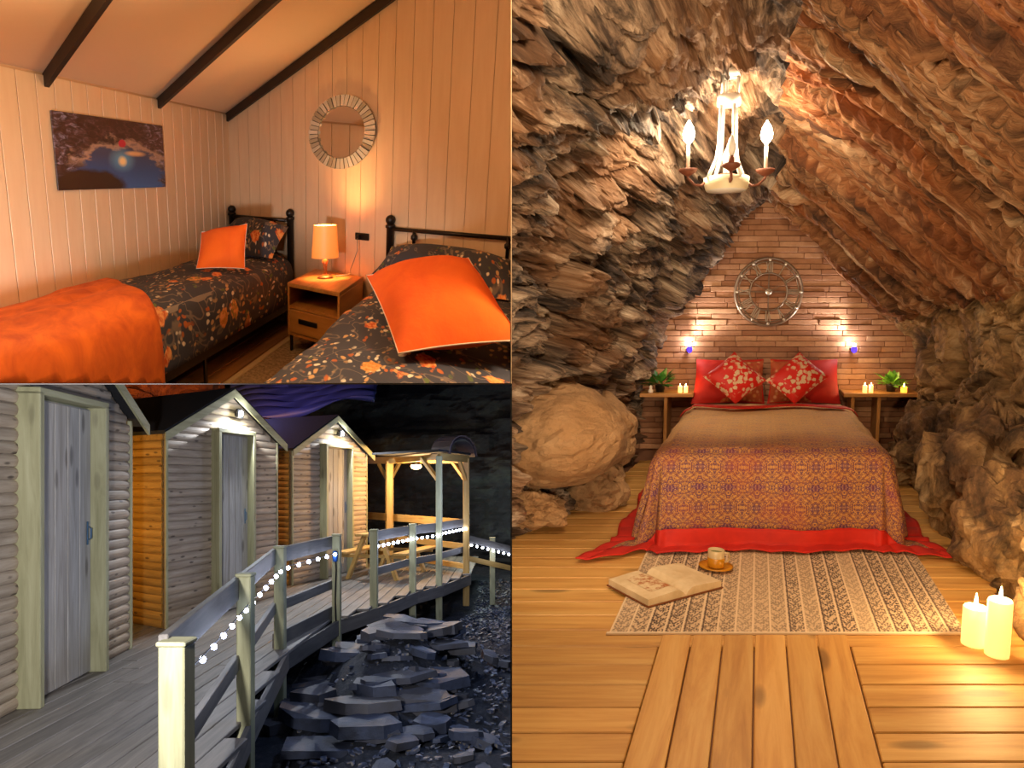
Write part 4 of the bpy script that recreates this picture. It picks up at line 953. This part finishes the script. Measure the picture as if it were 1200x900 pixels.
# barrel roof: chord from post to post, running back along the long beam
g0, g1 = np.array((-.92, 10.35)), np.array((-.60, 11.45)); ax_ = np.array((ux, uy))
n_ = 14; P = np.zeros((4, n_, 3)); M_rs = plain('roof_slat_wood', '#5f4f4c', .7)
for i in range(4):
    for j in range(n_):
        t = j/(n_-1); an = math.pi*t; q = (g0+g1)/2+(g1-g0)/2*(-math.cos(an))+ax_*(i/3*.42-.05); P[i, j] = (q[0], q[1], bz+.05+.26*math.sin(an))
v, f = shell(P, .02); mkl('barrel_roof', (v, f), plain('shingle_roof', '#3a3236', .8), HU, sh)
for k in range(9):
    t = (k+.5)/9; an = math.pi*t; q = (g0+g1)/2+(g1-g0)/2*(-math.cos(an))*1.03; z = bz+.055+.285*math.sin(an)
    mkl('roof_slat', bar((q[0]-ax_[0]*.06, q[1]-ax_[1]*.06, z), (q[0]+ax_[0]*.38, q[1]+ax_[1]*.38, z), .10, .014, up=(-math.cos(an)*.9, -math.cos(an)*.3, math.sin(an)+.01)), M_rs, HU, sh)
q0 = np.array((-1.0, 9.9)); rv = np.array([(*(q0+d_), z) for z in (bz+.07, bz+.10) for d_ in (np.zeros(2), np.array((.36, 1.3)), np.array((.36, 1.3))+ax_*1.7, ax_*1.7)])
mkl('roof_deck', (rv, [(0, 1, 2, 3), (7, 6, 5, 4), (0, 4, 5, 1), (1, 5, 6, 2), (2, 6, 7, 3), (3, 7, 4, 0)]), M_felt, HU, sh)
sbar('back_rail', (-2.9, 13.3, .80), (-.70, 11.1, .76), .05, .12); sbar('back_rail', (-2.9, 13.3, .46), (-.70, 11.1, .40), .05, .09); sbar('low_rail', (-2.9, 13.3, .16), (-.70, 11.1, .10), .05, .08)
lm = thing('bulkhead_lamp', HU, (-1.58, 11.95, 1.62), 'warm round lamp under the picnic shelter beam', 'lamp')
mk('lamp_base', lathe([(.07, .09), (.075, .06), (.07, .05)], 16), M_black, HU, (-1.58, 11.95, 1.62), lm, smooth=True)
mk('lamp_glass', sphere(.075, 14, 8, (0, 0, .03), (1.2, 1, .7)), emit('warm_lamp_glass', '#ffc070', 22.), HU, (-1.58, 11.95, 1.62), lm, smooth=True)
point('shelter_light', HU.p(-1.50, 11.5, 1.50), (1, .60, .24), 110, .06)
tb = thing('picnic_table', HU, (-1.55, 11.0, 0), 'timber picnic table with bench boards under the shelter', 'table')
E2 = turned(HU, (.25, .97)); W0 = HU.p(-1.85, 10.85, 0)
def tm(nm, s): mk(nm, s, M_warm, E2, parent=tb, world=W0, grain=True)
for k in range(4): tm('table_board', cbox(1.3, .11, .035, .004, (-.65, -.23+k*.115, .62)))
for s in (-1, 1):
    for k in range(2): tm('bench_board', cbox(1.3, .10, .035, .004, (-.65, s*.46-.10+k*.11, .36)))
for x in (-.55, .5):
    for s in (-1, 1): tm('leg', bar((x, s*.38, 0), (x, s*.12, .63), .07, .05))
    tm('cross_bar', cbox(.05, 1.0, .05, .003, (x, -.5, .31)))
# lower path with lit rail beyond the shelter
post('path_post', -.31, 11.5, -.55, .50, .085, 'lone pale post on the lower path beyond the shelter')
tag(mkl('path_rail', bar((-.66, 11.1, .52), (.05, 11.75, .28), .035, .11), M_rail, HU), 'upper rail of the lower path sloping away from the shelter', 'rail')
tag(mkl('path_rail', bar((-.66, 11.1, .22), (.05, 11.75, -.02), .035, .08), M_warm, HU), 'lower rail of the lower path sloping away from the shelter', 'rail')
string((-.66, 11.06, .46), (-.01, 11.64, .24), 8, .4, 'string of white lamps along the lower path rail', .019)

# slate ground
M_slate = Mt('blue_slate'); vv = M_slate.co(1, 1, 1, 5); M_slate.base(Base_Color=M_slate.mix(M_slate.ramp(M_slate.rnd(), [(0, 0.), (1, .5)]), M_slate.ramp(M_slate.noise(vv, 6, 5), [(.3, '#181d2a'), (.7, '#3c465c')]), '#6a6258'), Roughness=.55); M_slate.bump(M_slate.noise(vv, 30, 5, .7), .5, .01); M_slate = M_slate.m
M_soil = Mt('slate_waste'); vv = M_soil.co(1, 1, 1, 0); M_soil.base(Base_Color=M_soil.ramp(M_soil.noise(vv, 14, 8, .75), [(.3, '#14161c'), (.55, '#2c303a'), (.75, '#5c574e')]), Roughness=.8); M_soil.bump(M_soil.noise(vv, 40, 6, .8), .9, .03); M_soil = M_soil.m
nx, ny = 90, 150; X_, Y_ = np.meshgrid(np.linspace(-4.5, .3, nx), np.linspace(1.4, 16, ny)); G = np.stack([X_, Y_, X_*0], -1)
heap = .46*np.exp(-(((X_+1.15)/.62)**2+((Y_-7.0)/1.35)**2)**1.5)
bank = .25*np.clip((Y_-11)/5, 0, 1)
G[..., 2] = -.58+heap*np.clip((X_+1.95)*4, 0, 1)+bank+.05*fbm(G*2.2, 4, 91)
v, f = grid(G); gr = struct(mk('floor', (v, f), M_soil, HU, smooth=False), 'dark slate waste ground below the walkway', 'ground')
def ground(x, y):
    i = int(np.clip((y-1.4)/14.6*(ny-1), 0, ny-1)); j = int(np.clip((x+4.5)/4.8*(nx-1), 0, nx-1)); return G[i, j, 2]
def slab(rr, L, w, t):
    n = rr.randint(5, 8); an = sorted(rr.uniform(0, 6.28) for _ in range(n)); an = [2*math.pi*(k+rr.uniform(-.3, .3))/n for k in range(n)]
    top = [(L/2*math.cos(a)*rr.uniform(.8, 1), w/2*math.sin(a)*rr.uniform(.8, 1)) for a in an]
    v = [(x*1.04, y*1.04, 0) for x, y in top]+[(x, y, t*rr.uniform(.7, 1)) for x, y in top]
    return np.array(v), [list(range(n))[::-1], list(range(n, 2*n))]+[(i, (i+1) % n, (i+1) % n+n, i+n) for i in range(n)]
rr = random.Random(5)
big = [(-1.55, 6.75, .62, .40, 'long pale-edged slate slab topping the heap by the cable post'), (-1.72, 6.35, .30, .22, 'blocky slate in the row along the kick board'), (-1.80, 6.0, .28, .2, 'blocky slate in the row along the kick board'), (-1.84, 5.7, .26, .2, 'blocky slate in the row along the kick board'), (-1.2, 7.3, .55, .35, 'wide dark slate slab on the heap under the shelter rail'), (-.78, 7.25, .60, .20, 'long bright rust-toned slate slab beside the gravel'), (-.55, 6.3, .26, .2, 'small pale slate block by the gravel slope'), (-.62, 5.6, .34, .26, 'rounded grey slate block low on the heap')]
for (x, y, L, w, lab) in big:
    t = slab(rr, L, w, .10); R_ = rot(HU, rx=rr.uniform(-.15, .15), ry=rr.uniform(-.2, .12), rz=rr.uniform(-.5, .5))
    tag(mk('large_slate', t, M_slate, R_, world=HU.p(x, y, ground(x, y)+.02)), lab, 'slate', 'slate blocks' if 'row along' in lab else None)
for k in range(34):
    an = rr.uniform(0, 6.28); q = rr.random()**.6; x = -1.12+.62*q*math.cos(an); y = 6.7+1.7*q*math.sin(an)
    if x < right_edge(y)+.12: x = right_edge(y)+rr.uniform(.14, .4)
    L = rr.uniform(.35, .75); R_ = rot(HU, rx=rr.uniform(-.10, .10), ry=rr.uniform(-.16, .10), rz=rr.uniform(-.6, .6))
    tag(mk('large_slate', slab(rr, L, L*rr.uniform(.45, .7), rr.uniform(.05, .11)), M_slate, R_, world=HU.p(x, y, ground(x, y)+rr.uniform(-.02, .07))), 'large flat slate slab stacked in the heap beside the walkway', 'slate', 'large slate slabs of the heap')
for k in range(70):
    x = rr.uniform(-1.75, -.12); y = rr.uniform(2.8, 8.6)
    if x < right_edge(y)+.08: x = right_edge(y)+rr.uniform(.1, .5)
    if x > -.05: continue
    L = rr.uniform(.12, .42); R_ = rot(HU, rx=rr.uniform(-.25, .25), ry=rr.uniform(-.3, .3), rz=rr.uniform(0, 3.1))
    tag(mk('slate_piece', slab(rr, L, L*rr.uniform(.4, .8), rr.uniform(.03, .08)), M_slate, R_, world=HU.p(x, y, ground(x, y)+rr.uniform(.0, .07))), 'broken slate piece in the heap beside the walkway', 'slate', 'slate heap pieces')
parts = []
for k in range(2600):
    y = rr.uniform(2.4, 13.5); x = rr.uniform(right_edge(min(y, 11))+.1, -.02)
    L = rr.uniform(.025, .09); v, f = slab(rr, L, L*rr.uniform(.4, .8), L*rr.uniform(.1, .35)); c_, s_ = math.cos(k), math.sin(k)
    v = np.c_[v[:, 0]*c_-v[:, 1]*s_, v[:, 0]*s_+v[:, 1]*c_, v[:, 2]+v[:, 0]*rr.uniform(-.5, .5)]+np.array((x, y, ground(x, y)+.012)); parts.append((v, f))
v, f = join(*parts); m = Mt('slate_gravel'); m.base(Base_Color=m.ramp(m.noise(m.co(1, 1, 1, 0), 25, 1), [(.35, '#262b38'), (.55, '#4e5568'), (.68, '#8a7f6e')]), Roughness=.5)
tag(mk('slate_gravel', (v, f), m.m, HU), 'loose slate gravel covering the ground below the walkway', 'gravel', kind='stuff')

# cavern rock behind the huts
M_dk = rockmat('dark_cavern_rock', [(.3, '#0c0d12'), (.5, '#1c1f26'), (.62, '#2c322f'), (.8, '#4a5048')], .6, (1, 1, 2), sc_=1.2, stain='#20242a', rough=.9)
nx, nz_ = 150, 110; X_, Z_ = np.meshgrid(np.linspace(-14, .4, nx), np.linspace(-1.2, 6.0, nz_)); Y_ = 16.2-.25*np.abs(X_+6)+.0*X_
Pk = np.stack([X_, Y_, Z_], -1); Pk[..., 1] += ridge(np.stack([X_*.5, Z_*1.3, Z_*0], -1), 5, 5)*.35
v, f = grid(Pk); struct(mk('wall_back', (v, f), M_dk, HU), 'dark cavern rock face behind the picnic shelter', 'rock wall')
boulder_v, boulder_f = sphere(1, 60, 36); dd = fbm(boulder_v*2.2, 4, 3)*.28; bv = boulder_v*(1+dd)[:, None]*np.array((2.4, 1.6, 1.9))
tag(mk('rock_outcrop', (bv, boulder_f), rockmat('orange_lit_cavern_rock', [(.3, '#3a1c0c'), (.5, '#7a3f1c'), (.75, '#b0672c')], .5, sc_=3.), HU, (-7.3, 13.9, 1.7)), 'orange-lit rock outcrop showing above the hut roof', 'rock')  # orange lamplight put into the rock's colours
point('outcrop_lamp', HU.p(-5.9, 10.8, 2.6), (1, .42, .10), 260, .05)
# folded sheet slung over the huts, blue lamplight put into its colour
n1, n2 = 60, 24; P = np.zeros((n2, n1, 3))
for i in range(n2):
    for j in range(n1):
        s, t = j/(n1-1), i/(n2-1); P[i, j] = (-5.2+2.9*s, 12.6+.8*t-.5*s, 2.30+.75*s+.85*t-.3*s*s+.05*math.sin(40*t+9*s)+.05*math.sin(9*s)+.03*math.sin(70*t-4*s))
v, f = shell(P, .01); tag(mkl('tarpaulin', (v, f), plain('blue_lit_sheet', '#2c3674', .5), HU, smooth=True), 'folded blue-lit tarpaulin slung behind the hut roofs', 'tarpaulin')
point('blue_lamp', HU.p(-4.2, 11.2, 2.7), (.2, .28, 1), 34, .05)
# added fill lights for hut fronts, slate and rock face; no lamps there
spot('hut_front_fill', HU.p(-1.15, 1.2, 1.25), HU.p(-3.2, 6.6, .6), (.95, .94, 1), 480, 110, .08, .8)
point('slate_fill', HU.p(-.4, 5.2, 1.5), (.42, .58, 1), 50, .15)
point('path_fill', HU.p(-.25, 9.3, 1.3), (.42, .55, 1), 45, .15)
point('cavern_fill', HU.p(-.6, 13.4, .9), (.75, .92, .85), 45, .2)

# ------------------------------------------------------------------ added dividing sheets that keep the light of the three rooms apart
ID = Frame((0, 0, 0), (1, 0, 0), (0, 1, 0), (0, 0, 1), '')
M_cream = plain('cream_partition', '#dcc09a', .7)
struct(mk('wall_right', cbox(.002, 7.3, 5, 0), M_cream, ID, (-.0035, 2.5, H+.001)), 'added cream partition on the open side of the twin bedroom', 'wall')
struct(mk('floor', cbox(9, 12, .003, 0), plain('slab_grey', '#3a3430', .9), ID, (-9, 2.2, H-.0015)), 'added thin slab between twin bedroom and walkway', 'floor')
struct(mk('wall_right', cbox(.004, 15, 8, 0), M_dk, ID, (-.0045, 2.2, H-8.01)), 'added dark partition on the open side of the walkway', 'wall')

# ------------------------------------------------------------------ every room ends at its dividing walls: trim what reaches past them
def trim():
    lim = {'twin': [((-.006, 0, 0), (1, 0, 0)), ((0, 0, H+.003), (0, 0, -1))], 'huts': [((-.006, 0, 0), (1, 0, 0)), ((0, 0, H-.004), (0, 0, 1))], 'cave': [((.0005, 0, 0), (-1, 0, 0))]}
    for o in list(bpy.data.objects):
        if o.type != 'MESH': continue
        w = LOC.get(o.name)
        if w is None: continue
        for (co, no) in lim.get(o.get('_clip', ''), []):
            n = len(o.data.vertices); a = np.empty(n*3, np.float32); o.data.vertices.foreach_get('co', a)
            if n == 0: break
            s = (a.reshape(-1, 3)+np.array(w)-np.array(co))@np.array(no)
            if s.max() <= 0: continue
            if s.min() >= 0:
                for ch_ in list(o.children): bpy.data.objects.remove(ch_)
                bpy.data.objects.remove(o); break
            if o.data.users > 1: o.data = o.data.copy()
            bm = bmesh.new(); bm.from_mesh(o.data)
            g = bmesh.ops.bisect_plane(bm, geom=bm.verts[:]+bm.edges[:]+bm.faces[:], plane_co=Vector(co)-w, plane_no=no, clear_outer=True)
            if n < 4000:
                ed = [e for e in g['geom_cut'] if isinstance(e, bmesh.types.BMEdge)]
                bmesh.ops.holes_fill(bm, edges=ed)
            bm.to_mesh(o.data); bm.free()
trim()
for o in bpy.data.objects:
    if '_clip' in o: del o['_clip']
for o in list(bpy.data.objects):                                        # a thing left with nothing behind its dividing wall
    if o.type == 'EMPTY' and not o.children: bpy.data.objects.remove(o)
